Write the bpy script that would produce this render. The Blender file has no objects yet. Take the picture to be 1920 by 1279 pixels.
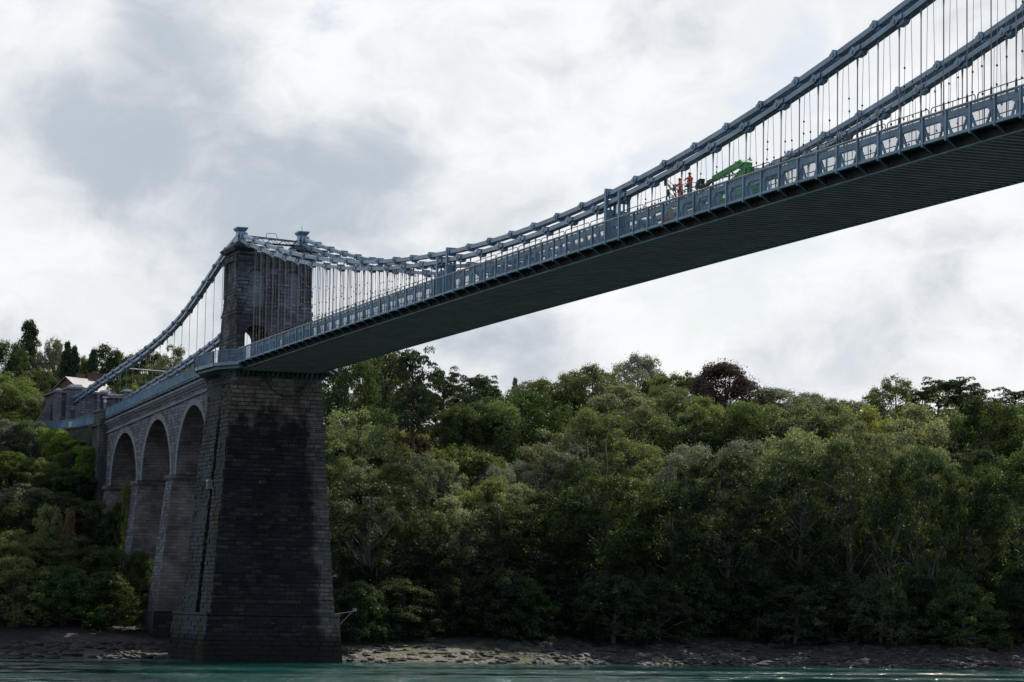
import bpy, math, random
import numpy as np
from mathutils import Vector, Matrix
random.seed(7); rng = np.random.default_rng(7)
sc = bpy.context.scene
col = sc.collection
PI = math.pi

# ------------------------------------------------------------------ helpers
class MB:
    """collects quads / polygons, linked later as ONE mesh object"""
    def __init__(s): s.v = []; s.f = []; s.m = []
    def add(s, vs, fs, mi=0):
        b = len(s.v); s.v += [tuple(map(float, p)) for p in vs]
        for f in fs: s.f.append(tuple(b + i for i in f)); s.m.append(mi)
    def box(s, x0, x1, y0, y1, z0, z1, mi=0):
        s.hexa([(x0,y0,z0),(x1,y0,z0),(x1,y1,z0),(x0,y1,z0),(x0,y0,z1),(x1,y0,z1),(x1,y1,z1),(x0,y1,z1)], mi)
    def hexa(s, v, mi=0):
        s.add(v, [(0,3,2,1),(4,5,6,7),(0,1,5,4),(1,2,6,5),(2,3,7,6),(3,0,4,7)], mi)
    def frus(s, r0, z0, r1, z1, mi=0):
        a, b, c, d = r0; e, f, g, h = r1
        s.hexa([(a,c,z0),(b,c,z0),(b,d,z0),(a,d,z0),(e,g,z1),(f,g,z1),(f,h,z1),(e,h,z1)], mi)
    def bar(s, p, q, w, h, up=(0,0,1), mi=0):
        p = Vector(p); q = Vector(q); d = (q-p).normalized(); u = Vector(up)
        r = d.cross(u)
        if r.length < 1e-4: r = d.cross(Vector((1,0,0)))
        r.normalize(); u = r.cross(d).normalized(); r = r*w/2; u = u*h/2
        s.hexa([p-r-u, p+r-u, q+r-u, q-r-u, p-r+u, p+r+u, q+r+u, q-r+u], mi)
    def tube(s, pts, rad, n=6, mi=0, caps=True):
        pts = [Vector(p) for p in pts]
        if not hasattr(rad, '__len__'): rad = [rad]*len(pts)
        b = len(s.v); ref = None
        for i, p in enumerate(pts):
            d = (pts[min(i+1, len(pts)-1)] - pts[max(i-1, 0)]).normalized()
            if ref is None:
                ref = d.cross(Vector((0,0,1)))
                if ref.length < 1e-3: ref = Vector((1,0,0))
            r = (ref - d*ref.dot(d)).normalized(); ref = r; u = d.cross(r)
            for k in range(n):
                a = 2*PI*k/n; w = p + (r*math.cos(a) + u*math.sin(a))*rad[i]; s.v.append(tuple(w))
        for i in range(len(pts)-1):
            for k in range(n):
                k2 = (k+1) % n
                s.f.append((b+i*n+k, b+i*n+k2, b+(i+1)*n+k2, b+(i+1)*n+k)); s.m.append(mi)
        if caps:
            s.f.append(tuple(b+k for k in range(n))[::-1]); s.m.append(mi)
            e = b+(len(pts)-1)*n; s.f.append(tuple(e+k for k in range(n))); s.m.append(mi)
    def prism(s, poly, axis, a0, a1, mi=0, mcap=None):
        """polygon given in the two other axes, extruded along axis 'x','y' or 'z'"""
        def P(p, a):
            return {'x': (a, p[0], p[1]), 'y': (p[0], a, p[1]), 'z': (p[0], p[1], a)}[axis]
        n = len(poly); b = len(s.v)
        s.v += [P(p, a0) for p in poly] + [P(p, a1) for p in poly]
        mc = mi if mcap is None else mcap
        s.f.append(tuple(b+i for i in range(n))); s.m.append(mc)
        s.f.append(tuple(b+n+i for i in range(n))[::-1]); s.m.append(mc)
        for i in range(n):
            j = (i+1) % n; s.f.append((b+j, b+i, b+n+i, b+n+j)); s.m.append(mi)
    def disc(s, c, r, axis, t, n=12, mi=0):
        poly = [(r*math.cos(2*PI*k/n), r*math.sin(2*PI*k/n)) for k in range(n)]
        i, j = {'x': (1,2), 'y': (0,2), 'z': (0,1)}[axis]
        a = c['xyz'.index(axis)]
        s.prism([(c[i]+p[0], c[j]+p[1]) for p in poly], axis, a-t/2, a+t/2, mi)
    def merge(s, o, off=(0,0,0), mi=None):
        b = len(s.v); s.v += [(p[0]+off[0], p[1]+off[1], p[2]+off[2]) for p in o.v]
        s.f += [tuple(b+i for i in f) for f in o.f]; s.m += o.m if mi is None else [mi]*len(o.m)
    def mesh(s, name, mats):
        me = bpy.data.meshes.new(name); me.from_pydata(s.v, [], s.f)
        for m in (mats if isinstance(mats, (list, tuple)) else [mats]): me.materials.append(m)
        me.polygons.foreach_set('material_index', s.m)
        import bmesh
        bm = bmesh.new(); bm.from_mesh(me); bmesh.ops.recalc_face_normals(bm, faces=bm.faces); bm.to_mesh(me); bm.free()
        me.update(); return me
    def build(s, name, mats, parent=None, loc=None, smooth=False):
        me = s.mesh(name, mats)
        if smooth: me.polygons.foreach_set('use_smooth', [True]*len(me.polygons))
        return link(name, me, parent, loc)

def link(name, me, parent=None, loc=None):
    o = bpy.data.objects.new(name, me); col.objects.link(o)
    if parent is not None:
        o.parent = parent
        if loc is None and parent.parent is None: loc = -parent.location   # mesh data is in world coordinates
    if loc is not None: o.location = loc
    return o
def tag(o, label=None, cat=None, group=None, kind=None):
    if label: o['label'] = label
    if cat: o['category'] = cat
    if group: o['group'] = group
    if kind: o['kind'] = kind
    return o
def empty(name, loc, label, cat, group=None):
    o = bpy.data.objects.new(name, None); col.objects.link(o); o.location = loc
    o.empty_display_size = .5
    return tag(o, label, cat, group)
CAM = Vector((271.0213, -73.6072, -26.4478))
def many(name, items, mats, parent, cap=100):
    """items: (mesh builder, centre). Nearest ones to the camera are parts of their own, the rest one mesh"""
    def vis(c): return 0 if -75 < c[0] < 170 else 1
    items = sorted(items, key=lambda it: (vis(it[1]), (Vector(it[1])-CAM).length))
    for mb, c in items[:cap]: mb.build(name, mats, parent)
    if len(items) > cap:
        r = MB()
        for mb, c in items[cap:]: r.merge(mb)
        tag(r.build(name, mats, parent), kind='stuff')

# ------------------------------------------------------------------ materials
class NT:
    def __init__(s, name):
        s.m = bpy.data.materials.new(name); s.m.use_nodes = True; s.t = s.m.node_tree
        s.b = s.t.nodes['Principled BSDF']; s.out = s.t.nodes['Material Output']
    def n(s, typ, **k):
        o = s.t.nodes.new('ShaderNode'+typ)
        for a, v in k.items():
            if a in o.inputs: s.set(o.inputs[a], v)
            else: setattr(o, a, v)
        return o
    def set(s, inp, v):
        if isinstance(v, bpy.types.NodeSocket): s.t.links.new(v, inp)
        elif isinstance(v, bpy.types.Node): s.t.links.new(v.outputs[0], inp)
        else:
            if hasattr(inp.default_value, '__len__') and hasattr(v, '__len__') and len(inp.default_value) == 4 and len(v) == 3: v = (*v, 1)
            inp.default_value = v
    def math(s, op, a, b=0.0, c=0.0, clamp=False):
        o = s.t.nodes.new('ShaderNodeMath'); o.operation = op; o.use_clamp = clamp
        s.set(o.inputs[0], a); s.set(o.inputs[1], b); s.set(o.inputs[2], c); return o.outputs[0]
    def mix(s, f, a, b, mode='MIX'):
        o = s.t.nodes.new('ShaderNodeMix'); o.data_type = 'RGBA'; o.blend_type = mode
        s.set(o.inputs[0], f); s.set(o.inputs[6], a); s.set(o.inputs[7], b); return o.outputs[2]
    def ss(s, x, a, b):
        o = s.t.nodes.new('ShaderNodeMapRange'); o.interpolation_type = 'SMOOTHSTEP'
        s.set(o.inputs[0], x); o.inputs[1].default_value = a; o.inputs[2].default_value = b; return o.outputs[0]
    def noise(s, vec, scale, detail=3, rough=.55):
        o = s.n('TexNoise'); s.set(o.inputs['Vector'], vec); o.inputs['Scale'].default_value = scale
        o.inputs['Detail'].default_value = detail; o.inputs['Roughness'].default_value = rough; return o.outputs[0]
    def scaled(s, vec, sc_):
        o = s.t.nodes.new('ShaderNodeVectorMath'); o.operation = 'MULTIPLY'
        s.set(o.inputs[0], vec); o.inputs[1].default_value = sc_; return o.outputs[0]
    def xyz(s, vec):
        o = s.n('SeparateXYZ'); s.set(o.inputs[0], vec); return o.outputs
    def comb(s, x, y, z):
        o = s.n('CombineXYZ'); s.set(o.inputs[0], x); s.set(o.inputs[1], y); s.set(o.inputs[2], z); return o.outputs[0]
    def bump(s, h, strength=.5, dist=.05):
        o = s.n('Bump'); s.set(o.inputs['Height'], h); o.inputs['Strength'].default_value = strength
        o.inputs['Distance'].default_value = dist; s.set(s.b.inputs['Normal'], o.outputs[0]); return o
    def done(s, color=None, rough=.6, metal=0, spec=.5):
        if color is not None: s.set(s.b.inputs['Base Color'], color)
        s.set(s.b.inputs['Roughness'], rough); s.b.inputs['Metallic'].default_value = metal
        s.b.inputs['Specular IOR Level'].default_value = spec
        return s.m

def paint(name, c, rough=.5, var=.25, rust=.0, metal=0, dirt=(.05,.05,.045)):
    t = NT(name); g = t.n('NewGeometry').outputs['Position']
    n1 = t.noise(g, .7, 4); n2 = t.noise(t.scaled(g, (3,3,.6)), 1.3, 5, .65)
    c1 = t.mix(t.ss(n1, .35, .7), tuple(x*(1-var) for x in c), tuple(min(1, x*(1+var)) for x in c))
    c2 = t.mix(t.math('MULTIPLY', t.ss(n2, .52, .8), .55), c1, dirt)
    if rust: c2 = t.mix(t.math('MULTIPLY', t.ss(t.noise(g, 5, 5, .7), .62, .75), rust), c2, (.16,.07,.03))
    return t.done(c2, rough, metal)

def stone(name, c1, c2, mortar=(.035,.035,.033), kind=None, bw=1.15, bh=.42, spec=.25):
    """coursed squared rubble / ashlar; the bond follows each wall's own direction"""
    t = NT(name); geo = t.n('NewGeometry'); P_ = geo.outputs['Position']; x, y, z = t.xyz(P_)
    nx, ny, nz = t.xyz(geo.outputs['True Normal'])
    side = t.math('GREATER_THAN', t.math('ABSOLUTE', ny), t.math('ABSOLUTE', nx))
    u = t.math('ADD', t.math('MULTIPLY', side, x), t.math('MULTIPLY', t.math('SUBTRACT', 1.0, side), y))
    wob = t.noise(P_, .8, 2); zz = t.math('ADD', z, t.math('MULTIPLY', t.math('SUBTRACT', wob, .5), .10))
    vec = t.comb(u, zz, 0.0)
    br = t.n('TexBrick'); t.set(br.inputs['Vector'], vec)
    br.offset = .5; br.squash = .75; br.squash_frequency = 3
    for k, v in (('Scale', 1), ('Mortar Size', .028), ('Mortar Smooth', .3), ('Brick Width', bw), ('Row Height', bh), ('Bias', -.1)): br.inputs[k].default_value = v
    br.inputs['Color1'].default_value = (0,0,0,1); br.inputs['Color2'].default_value = (1,1,1,1); br.inputs['Mortar'].default_value = (.5,.5,.5,1)
    tone = t.math('ADD', t.math('MULTIPLY', t.xyz(br.outputs[0])[0], .45), t.math('MULTIPLY', t.noise(P_, 2.6, 5, .7), .55))
    colr = t.mix(t.ss(tone, .2, .8), c1, c2)
    big = t.noise(t.scaled(P_, (.35,.35,.14)), 1, 4, .6)
    colr = t.mix(t.math('MULTIPLY', t.ss(big, .45, .75), .6), colr, tuple(a*.42 for a in c1))
    colr = t.mix(t.math('MULTIPLY', br.outputs[1], .85), colr, mortar)
    streak = t.noise(t.comb(t.math('MULTIPLY', u, 1.7), t.math('MULTIPLY', z, .12), 0.0), 1, 4, .6)
    colr = t.mix(t.math('MULTIPLY', t.ss(streak, .62, .74), .35), colr, (.36,.36,.34))
    fleck = t.noise(t.scaled(P_, (1.6,1.6,4)), 1, 5, .75)
    n3 = t.noise(P_, .22, 5, .62)
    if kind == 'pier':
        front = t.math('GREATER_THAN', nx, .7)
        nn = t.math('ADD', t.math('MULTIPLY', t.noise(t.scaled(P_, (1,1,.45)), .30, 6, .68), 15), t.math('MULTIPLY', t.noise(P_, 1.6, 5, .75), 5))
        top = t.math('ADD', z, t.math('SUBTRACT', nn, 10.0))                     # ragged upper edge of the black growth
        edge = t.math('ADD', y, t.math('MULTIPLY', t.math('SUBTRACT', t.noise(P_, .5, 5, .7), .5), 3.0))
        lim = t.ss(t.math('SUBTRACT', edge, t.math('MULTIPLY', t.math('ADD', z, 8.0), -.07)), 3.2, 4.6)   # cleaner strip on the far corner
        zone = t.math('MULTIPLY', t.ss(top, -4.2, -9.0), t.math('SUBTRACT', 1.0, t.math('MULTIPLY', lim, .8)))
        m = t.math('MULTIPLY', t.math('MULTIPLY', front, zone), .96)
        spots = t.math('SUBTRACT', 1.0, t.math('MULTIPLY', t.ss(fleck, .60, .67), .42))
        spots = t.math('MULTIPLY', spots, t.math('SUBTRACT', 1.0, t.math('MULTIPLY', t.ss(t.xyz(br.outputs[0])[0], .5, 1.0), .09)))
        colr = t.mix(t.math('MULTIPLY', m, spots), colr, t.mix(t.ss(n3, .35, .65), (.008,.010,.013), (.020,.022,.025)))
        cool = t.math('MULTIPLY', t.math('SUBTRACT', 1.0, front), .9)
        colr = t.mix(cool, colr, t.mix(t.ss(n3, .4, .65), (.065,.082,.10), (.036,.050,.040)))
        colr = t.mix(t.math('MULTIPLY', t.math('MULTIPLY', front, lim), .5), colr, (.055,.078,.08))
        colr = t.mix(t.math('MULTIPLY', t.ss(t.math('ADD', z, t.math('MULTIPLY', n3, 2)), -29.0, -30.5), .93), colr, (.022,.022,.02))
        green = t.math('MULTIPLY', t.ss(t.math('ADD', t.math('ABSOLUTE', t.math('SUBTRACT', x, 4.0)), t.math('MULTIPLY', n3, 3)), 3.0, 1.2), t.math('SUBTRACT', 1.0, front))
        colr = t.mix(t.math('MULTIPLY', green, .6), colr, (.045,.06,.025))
    elif kind == 'tower':
        a = t.math('MULTIPLY', t.ss(n3, .38, .6), .75)
        colr = t.mix(a, colr, (.022,.025,.028))
        inpan = t.math('MULTIPLY', t.math('MULTIPLY', t.ss(z, 4.6, 5.0), t.ss(z, 9.2, 8.8)), t.math('GREATER_THAN', nx, .7))
        colr = t.mix(t.math('MULTIPLY', t.math('MULTIPLY', inpan, t.math('LESS_THAN', x, 2.95)), .55), colr, (.20,.225,.25))
    elif kind == 'wall':
        colr = t.mix(t.math('MULTIPLY', t.ss(n3, .4, .6), .8), colr, (.03,.032,.035))
    elif kind == 'arch':
        inner = t.math('LESS_THAN', t.math('ABSOLUTE', ny), .5)
        colr = t.mix(t.math('MULTIPLY', inner, .6), colr, t.mix(t.ss(t.noise(P_, .5, 4), .35, .65), (.08,.055,.045), (.235,.185,.155)))
        ivy = t.math('MULTIPLY', t.ss(t.math('ADD', z, t.math('MULTIPLY', n3, 8)), -20.0, -24.0), .5)
        colr = t.mix(ivy, colr, (.05,.055,.04))
    h = t.math('SUBTRACT', t.math('MULTIPLY', t.noise(P_, 5, 5, .7), .8), t.math('MULTIPLY', br.outputs[1], 1.0))
    h = t.math('ADD', h, t.math('MULTIPLY', t.xyz(br.outputs[0])[0], .5))
    t.set(t.b.inputs['Base Color'], colr); t.bump(h, .9, .09)
    return t.done(None, .9, 0, spec)

M = {}
M['blue'] = paint('blue_bridge_paint', (.13,.225,.315), .42)
M['chainblue'] = paint('chain_paint', (.16,.24,.335), .38, rust=.35)
M['panel'] = paint('railing_paint', (.12,.205,.28), .45)
M['girder'] = paint('girder_paint', (.10,.165,.19), .55, .3)
M['under'] = paint('shaded_underside_paint', (.024,.017,.020), .7, .3)  # dirty underside, darkened further for recess shade and reddened against green bounce light
M['rib'] = paint('deck_rib_bounce_tint', (.50,.275,.30), .6, .15, dirt=(.3,.16,.16))  # reddish to offset green bounce light, pale for light off the water
M['steel'] = paint('galvanised_steel', (.32,.33,.34), .4, .15, metal=.6)
M['rod'] = paint('hanger_steel', (.24,.20,.185), .5, .25, rust=.4)
M['clamp'] = paint('dark_clamp_steel', (.03,.03,.035), .5, .2)
M['asphalt'] = paint('asphalt', (.05,.05,.052), .9, .2)
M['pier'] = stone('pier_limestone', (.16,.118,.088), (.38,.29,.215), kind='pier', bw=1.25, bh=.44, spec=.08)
M['tower'] = stone('tower_limestone', (.085,.092,.10), (.22,.225,.23), kind='tower', bw=1.0, bh=.42)
M['arch'] = stone('viaduct_limestone', (.09,.10,.115), (.235,.245,.265), kind='arch', bw=1.0, bh=.38)
M['trim'] = stone('dressed_limestone', (.20,.225,.25), (.24,.245,.255), bw=1.8, bh=2.0)
M['wall'] = stone('retaining_wall_stone', (.09,.09,.09), (.18,.18,.175), kind='wall')
M['build'] = stone('anchorage_stone', (.13,.125,.14), (.25,.23,.24), mortar=(.10,.10,.10), bw=.9, bh=.36)
M['redbrick'] = stone('red_brick', (.19,.06,.04), (.30,.10,.065), mortar=(.2,.14,.11), bw=.24, bh=.08)
M['slate'] = paint('grey_slate', (.12,.12,.125), .5, .4)

# ------------------------------------------------------------------ the bridge
BZ = -33.5
bridge = empty('suspension_bridge', (0,0,BZ), 'long blue iron suspension bridge with stone tower, pier and arched viaduct crossing the strait', 'bridge')
LK = 4.877; PS = 2.4384; X0 = 8.156; SPAN = 176.0; YR = 5.139; YC = 3.49; YG = 4.343
NB = 68                                   # railing bays modelled
def zr(x):                                # top of the footway railing
    if x >= 0: return -.385*((x-88)/88)**2
    return -.385 + .0345*x
def zch(x, low=0): return 2.0 + 11.25*((x-88)/88)**2 - (.66 if low else 0)
part = lambda name: None

# --- main span deck ---------------------------------------------------------
def strip(mb, xs, y0, y1, dz0, dz1, mi=0):
    for a, b in zip(xs[:-1], xs[1:]):
        za, zb = zr(a), zr(b)
        mb.hexa([(a,y0,za+dz0),(b,y0,zb+dz0),(b,y1,zb+dz0),(a,y1,za+dz0),(a,y0,za+dz1),(b,y0,zb+dz1),(b,y1,zb+dz1),(a,y1,za+dz1)], mi)
xs_main = [X0 + PS*i for i in range(-3, NB+1)]
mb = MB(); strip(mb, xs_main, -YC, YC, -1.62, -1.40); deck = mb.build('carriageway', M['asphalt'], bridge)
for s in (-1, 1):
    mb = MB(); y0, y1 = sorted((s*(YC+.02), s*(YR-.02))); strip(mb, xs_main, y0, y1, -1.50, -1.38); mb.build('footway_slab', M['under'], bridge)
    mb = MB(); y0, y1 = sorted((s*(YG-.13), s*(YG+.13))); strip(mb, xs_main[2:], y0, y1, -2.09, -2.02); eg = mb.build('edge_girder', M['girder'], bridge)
    mb = MB(); strip(mb, xs_main[2:], s*YG-.03, s*YG+.03, -2.018, -1.5); mb.build('girder_web', M['under'], eg, loc=(0,0,0))  # web in the dark underside colour: shade below the footway is painted in
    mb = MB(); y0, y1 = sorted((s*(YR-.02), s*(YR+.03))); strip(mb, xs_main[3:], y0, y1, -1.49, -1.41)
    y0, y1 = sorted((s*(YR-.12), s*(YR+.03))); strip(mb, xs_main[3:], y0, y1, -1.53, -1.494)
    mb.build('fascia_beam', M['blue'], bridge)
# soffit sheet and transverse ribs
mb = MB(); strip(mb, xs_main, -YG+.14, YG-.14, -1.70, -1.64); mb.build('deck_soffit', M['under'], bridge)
items = []; dx = PS/3; x = 4.6
while x < xs_main[-1]:
    z = zr(x); r = MB(); r.box(x-.13, x+.13, -YG+.15, YG-.15, z-2.08, z-1.71)
    items.append((r, (x,0,z))); x += dx
many('deck_rib', items, M['rib'], bridge)
# cantilever brackets under the footways
items = []
for i in range(0, NB+1):
    x = X0+PS*i; z = zr(x)
    for s in (-1, 1):
        r = MB(); w = .05
        prof = [(s*(YG+.14), z-1.98), (s*(YR-.06), z-1.60), (s*(YR-.06), z-1.535), (s*(YG+.14), z-1.51)]
        r.prism(prof, 'x', x-w, x+w)
        for a, b in zip(prof[0:1], prof[1:2]): r.bar((x, a[0], a[1]-.03), (x, b[0], b[1]-.03), .12, .035, mi=1)
        if s < 0 or i > 40: items.append((r, (x, s*YG, z)))
many('footway_bracket', items, [M['under'], M['girder']], bridge)

# --- railings -----------------------------------------------------------------
posts, panels = [], []
for i in range(0, NB+1):
    x = X0+PS*i; z = zr(x); y = -YR
    r = MB(); r.box(x-.05, x+.05, y-.045, y+.11, z-1.62, z-.03); r.box(x-.085, x+.085, y-.055, y-.035, z-1.60, z-.05)
    r.box(x-.07, x+.07, y-.07, y+.12, z-1.66, z-1.5); posts.append((r, (x,y,z)))
    if i < NB:
        x2 = x+PS; z2 = zr(x2); r = MB()
        def L(t, dz): return (x+(x2-x)*t, y+.02, z+(z2-z)*t+dz)
        r.bar(L(.03,-.07), L(.97,-.07), .05, .07); r.bar(L(.03,-1.385), L(.97,-1.385), .04, .05)
        r.bar(L(.035,-.07), L(.035,-1.385), .03, .04); r.bar(L(.965,-.07), L(.965,-1.385), .03, .04); r.bar(L(.5,-.07), L(.5,-1.385), .03, .05)
        for k in range(1, 22):
            t = .035+.93*k/22
            a, b = L(t,-.1), L(t,-1.385); r.box(a[0]-.007, a[0]+.007, a[1]-.008, a[1]+.008, b[2], a[2])
        panels.append((r, (x+PS/2, y, z)))
many('railing_post', posts, M['blue'], bridge)
many('railing_panel', panels, M['panel'], bridge)
mb = MB()
for a, b in zip(xs_main[3:-1], xs_main[4:]): mb.bar((a, -YR, zr(a)-.005), (b, -YR, zr(b)-.005), .11, .055)
mb.build('handrail', M['steel'], bridge)
r = MB()                                                  # the far railing, seen only end-on past the soffit
for i in range(0, NB+1):
    x = X0+PS*i; z = zr(x); r.box(x-.05, x+.05, YR-.1, YR+.05, z-1.62, z-.03)
for a, b in zip(xs_main[3:-1], xs_main[4:]):
    for dz in (-.02, -.35, -.7, -1.1): r.bar((a, YR, zr(a)+dz), (b, YR, zr(b)+dz), .06, .06)
r.build('outer_railing', M['blue'], bridge)

# --- stiffening truss between carriageway and footway ------------------------
def truss(s):
    t = MB(); t2 = MB(); y = s*(YC-.14)
    xs = [X0+PS*i for i in range(0, NB)]
    for a, b in zip(xs[:-1], xs[1:]):
        za, zb = zr(a), zr(b)
        t.bar((a,y,za+.26), (b,y,zb+.26), .28, .36); t2.bar((a,y,za-1.28), (b,y,zb-1.28), .26, .16)
        m = (a+b)/2
    tr = t.build('stiffening_truss', M['blue'], bridge); t2.build('bottom_chord', M['blue'], tr, loc=(0,0,0))
    for a in [88+LK/2*k for k in range(-33, 35)]:
        z = zr(a); t = MB(); webs.append((t, (a,y,z)))
        t.box(a-.075, a+.075, y-.11, y+.11, z-1.3, z+.2)
        for q in (-1, 1):
            t.bar((a+q*.12, y, z+.05), (a+q*.92, y, z-1.2), .10, .13)
        t.prism([(a-.55,z+.1),(a+.40,z+.1),(a+.26,z-.10),(a+.12,z-.16),(a-.16,z-.16),(a-.38,z-.06)], 'y', y-.125, y-.095)
    t = MB()
    for a, b in zip(xs[:-1], xs[1:]):
        for dz in (-.38, -.72): t.tube([(a, y-s*.3, zr(a)+dz), (b, y-s*.3, zr(b)+dz)], .032, 5)
    t.build('guard_tube', M['clamp'], tr, loc=(0,0,0))
webs = []
for s in (-1, 1): truss(s)
many('truss_web', webs, M['blue'], bridge)
# rounded tubular guard rails above the truss (each two bays long)
items = []
for i in range(2, NB-2, 2):
    a = X0+PS*i+.12; b = a+2*PS-.24; y = -YC+.2; r = MB(); za, zb = zr(a), zr(b); R_ = .16; zt = 1.02
    pts = [(a,y,za+.35),(a,y,za+zt-R_),(a+.05,y,za+zt-.05),(a+R_,y,za+zt),((a+b)/2,y,(za+zb)/2+zt),(b-R_,y,zb+zt),(b-.05,y,zb+zt-.05),(b,y,zb+zt-R_),(b,y,zb+.35)]
    r.tube(pts, .03, 6); r.tube([((a+b)/2,y,(za+zb)/2+zt),((a+b)/2,y,(za+zb)/2+.35)], .025, 5); items.append((r, (a,y,za)))
many('guard_hoop', items, M['clamp'], bridge)

# --- chains ------------------------------------------------------------------------
LK = 4.877
def main_joints(low):
    if not low: return [88+LK*(n+.5) for n in range(-18, 17)]
    return [88+LK*n for n in range(-17, 18)]
SIDE = [(-89.8,.95),(-77.5,1.85),(-68,2.5),(-58,3.1),(-48,3.85),(-36,4.95),(-26,6.4),(-20.6,7.65),(-14.3,9.3),(-7.5,11.2),(-2,12.6),(1.1,13.1)]
def zside(x, low=0):
    xs = [p[0] for p in SIDE]; z = float(np.interp(x, xs, [p[1] for p in SIDE]))
    z2 = float(np.interp(x-3, xs, [p[1] for p in SIDE])); z3 = float(np.interp(x+3, xs, [p[1] for p in SIDE]))
    return (z+z2+z3)/3 - (.62 if low else 0)
def link_mb(p, q, y, h=.31):
    r = MB(); W = .58
    for k in range(5):
        yy = y - W/2 + W*(k+.5)/5
        r.bar((p[0], yy, p[1]), (q[0], yy, q[1]), .066, h)
    dv = Vector((q[0]-p[0], 0, q[1]-p[1])); L_ = dv.length; dv.normalize(); up = Vector((-dv.z, 0, dv.x))
    return r
def joint_mb(p, y, ang, low):
    r = MB(); c, s = math.cos(ang), math.sin(ang)
    T = lambda u, w: (p[0]+u*c-w*s, p[1]+u*s+w*c)
    W = .31
    for yy in (y-W-.028, y+W+.028):
        r.prism([T(u,w) for u, w in ((-.40,-.15),(-.24,-.20),(.0,-.24),(.24,-.20),(.40,-.15),(.40,.15),(.2,.20),(.0,.25),(-.2,.20),(-.40,.15))], 'y', yy-.02, yy+.02)
        k = T(0,0); r.disc((k[0], yy+(-.04 if yy < y else .04), k[1]), .13, 'y', .07, 10)
    r.prism([T(u,w) for u, w in ((-.15,.15),(.15,.15),(.09,.32),(-.09,.32))], 'y', y-W-.03, y+W+.03)
    if low:
        r.prism([T(u,w) for u, w in ((-.2,-.155),(.85,-.155),(.85,-.26),(.68,-.36),(.1,-.36),(-.12,-.26))], 'y', y-.2, y+.2)
        r.prism([T(u,w) for u, w in ((.2,-.1),(.85,-.1),(.9,.17),(.3,.17))], 'y', y-W-.035, y-W-.012)
    else:
        r.prism([T(u,w) for u, w in ((-.0,-.15),(.36,-.15),(.32,-.34),(.06,-.34))], 'y', y-.22, y+.22)
    return r
links, joints = [], []
SAD = (1.07, 13.05)
for s in (-1, 1):
    y = s*YC
    for low in (0, 1):
        js = main_joints(low)
        pts = [(SAD[0]+.7, SAD[1]-.15-(.75 if low else 0))] + [(x, zch(x, low)) for x in js]
        for a, b in zip(pts[:-1], pts[1:]):
            if b[0] > 172: continue
            links.append((link_mb(a, b, y), ((a[0]+b[0])/2, y, a[1])))
        for k in range(1, len(pts)-1):
            a, b = pts[k-1], pts[k+1]
            if pts[k][0] < 172: joints.append((joint_mb(pts[k], y, math.atan2(b[1]-a[1], b[0]-a[0]), low), (pts[k][0], y, pts[k][1])))
        js = [SAD[0]-.9-LK*(n + (.5 if low else 1)) for n in range(0, 18)]
        pts = [(SAD[0]-.7, SAD[1]-.2-(.62 if low else 0))] + [(x, zside(x, low)) for x in js] + [(-90.4, zside(-90.4, low)-.1)]
        for a, b in zip(pts[:-1], pts[1:]): links.append((link_mb(a, b, y), ((a[0]+b[0])/2, y, a[1])))
        for k in range(1, len(pts)-1):
            a, b = pts[k-1], pts[k+1]; joints.append((joint_mb(pts[k], y, math.atan2(b[1]-a[1], b[0]-a[0]), low), (pts[k][0], y, pts[k][1])))
many('chain_link', links, M['chainblue'], bridge, 100)
many('chain_pin_joint', joints, M['chainblue'], bridge, 100)

# --- hangers -------------------------------------------------------------------------
hang = []; cables = []
def hanger(x, y, zt, zb, thick=.034):
    r = MB(); h = zt-zb
    if h < .25: return None
    r.tube([(x,y,zt),(x,y,zt-.25),(x,y,zt-min(.7,h*.5)),(x,y,zb+min(.75,h*.3))], [.075,.06,thick,thick], 6, 0)
    r.tube([(x,y,zb+min(.75,h*.3)),(x,y,zb+min(.6,h*.25)),(x,y,zb+.1),(x,y,zb)], [thick,.062,.075,.1], 6, 1)
    return r
for s in (-1, 1):
    y = s*YC
    for k in range(-17*2+1, 17*2):
        x = 88+LK*k/2
        if not 5 < x < 171: continue
        if abs(abs(x-88)-LK*3.5) < .3: continue
        zt = zch(x, 1)-(.30 if k % 2 == 0 else .06); zb = zr(x)+.35
        r = hanger(x, y, zt, zb)
        if r: hang.append((r, (x,y,zb)))
        # maintenance strands with cable clamps between the hangers
        h = zt-zb
        if h > .9 and (x > 108 or x < 62):
            c = MB()
            for q, lean in ((.82, .05), (1.66, -.06)):
                xx = x+q; zz = zch(xx, 1)-.2
                nb = random.randint(2, 4)
                c.tube([(xx+lean*2, y+s*.12, zz), (xx-lean*2, y+s*.12, zb-.1)], .016, 5, 0)
                for b_ in range(nb):
                    f = .06+.16*b_+random.random()*.05
                    if x < 62: f *= 1.6
                    if f > .85: continue
                    zc = zb-.1+(zz-zb)*f; xc = xx-lean*2+lean*4*f
                    c.tube([(xc,y+s*.12,zc-.08),(xc,y+s*.12,zc-.03),(xc,y+s*.12,zc+.03),(xc,y+s*.12,zc+.08)], [.02,.058,.058,.02], 6, 1)
            cables.append((c, (x,y,zb)))
    for k in range(1, 23):                                              # side span
        x = -2.5-LK/2*k*1.55
        if x < -66: break
        zb = zr(x)-.6; zt = zside(x, 1)-.3
        r = hanger(x, y, zt, zb, .028)
        if r: hang.append((r, (x,y,zb)))
many('hanger', hang, [M['rod'], M['clamp']], bridge)
many('maintenance_strand', cables, [M['rod'], M['clamp']], bridge)
# light cross bar between the side-span chains
mb = MB(); mb.tube([(-56.0,-YC,2.65),(-62.0,YC,3.0)], .07, 8); mb.build('cross_bar', M['steel'], bridge)

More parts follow.
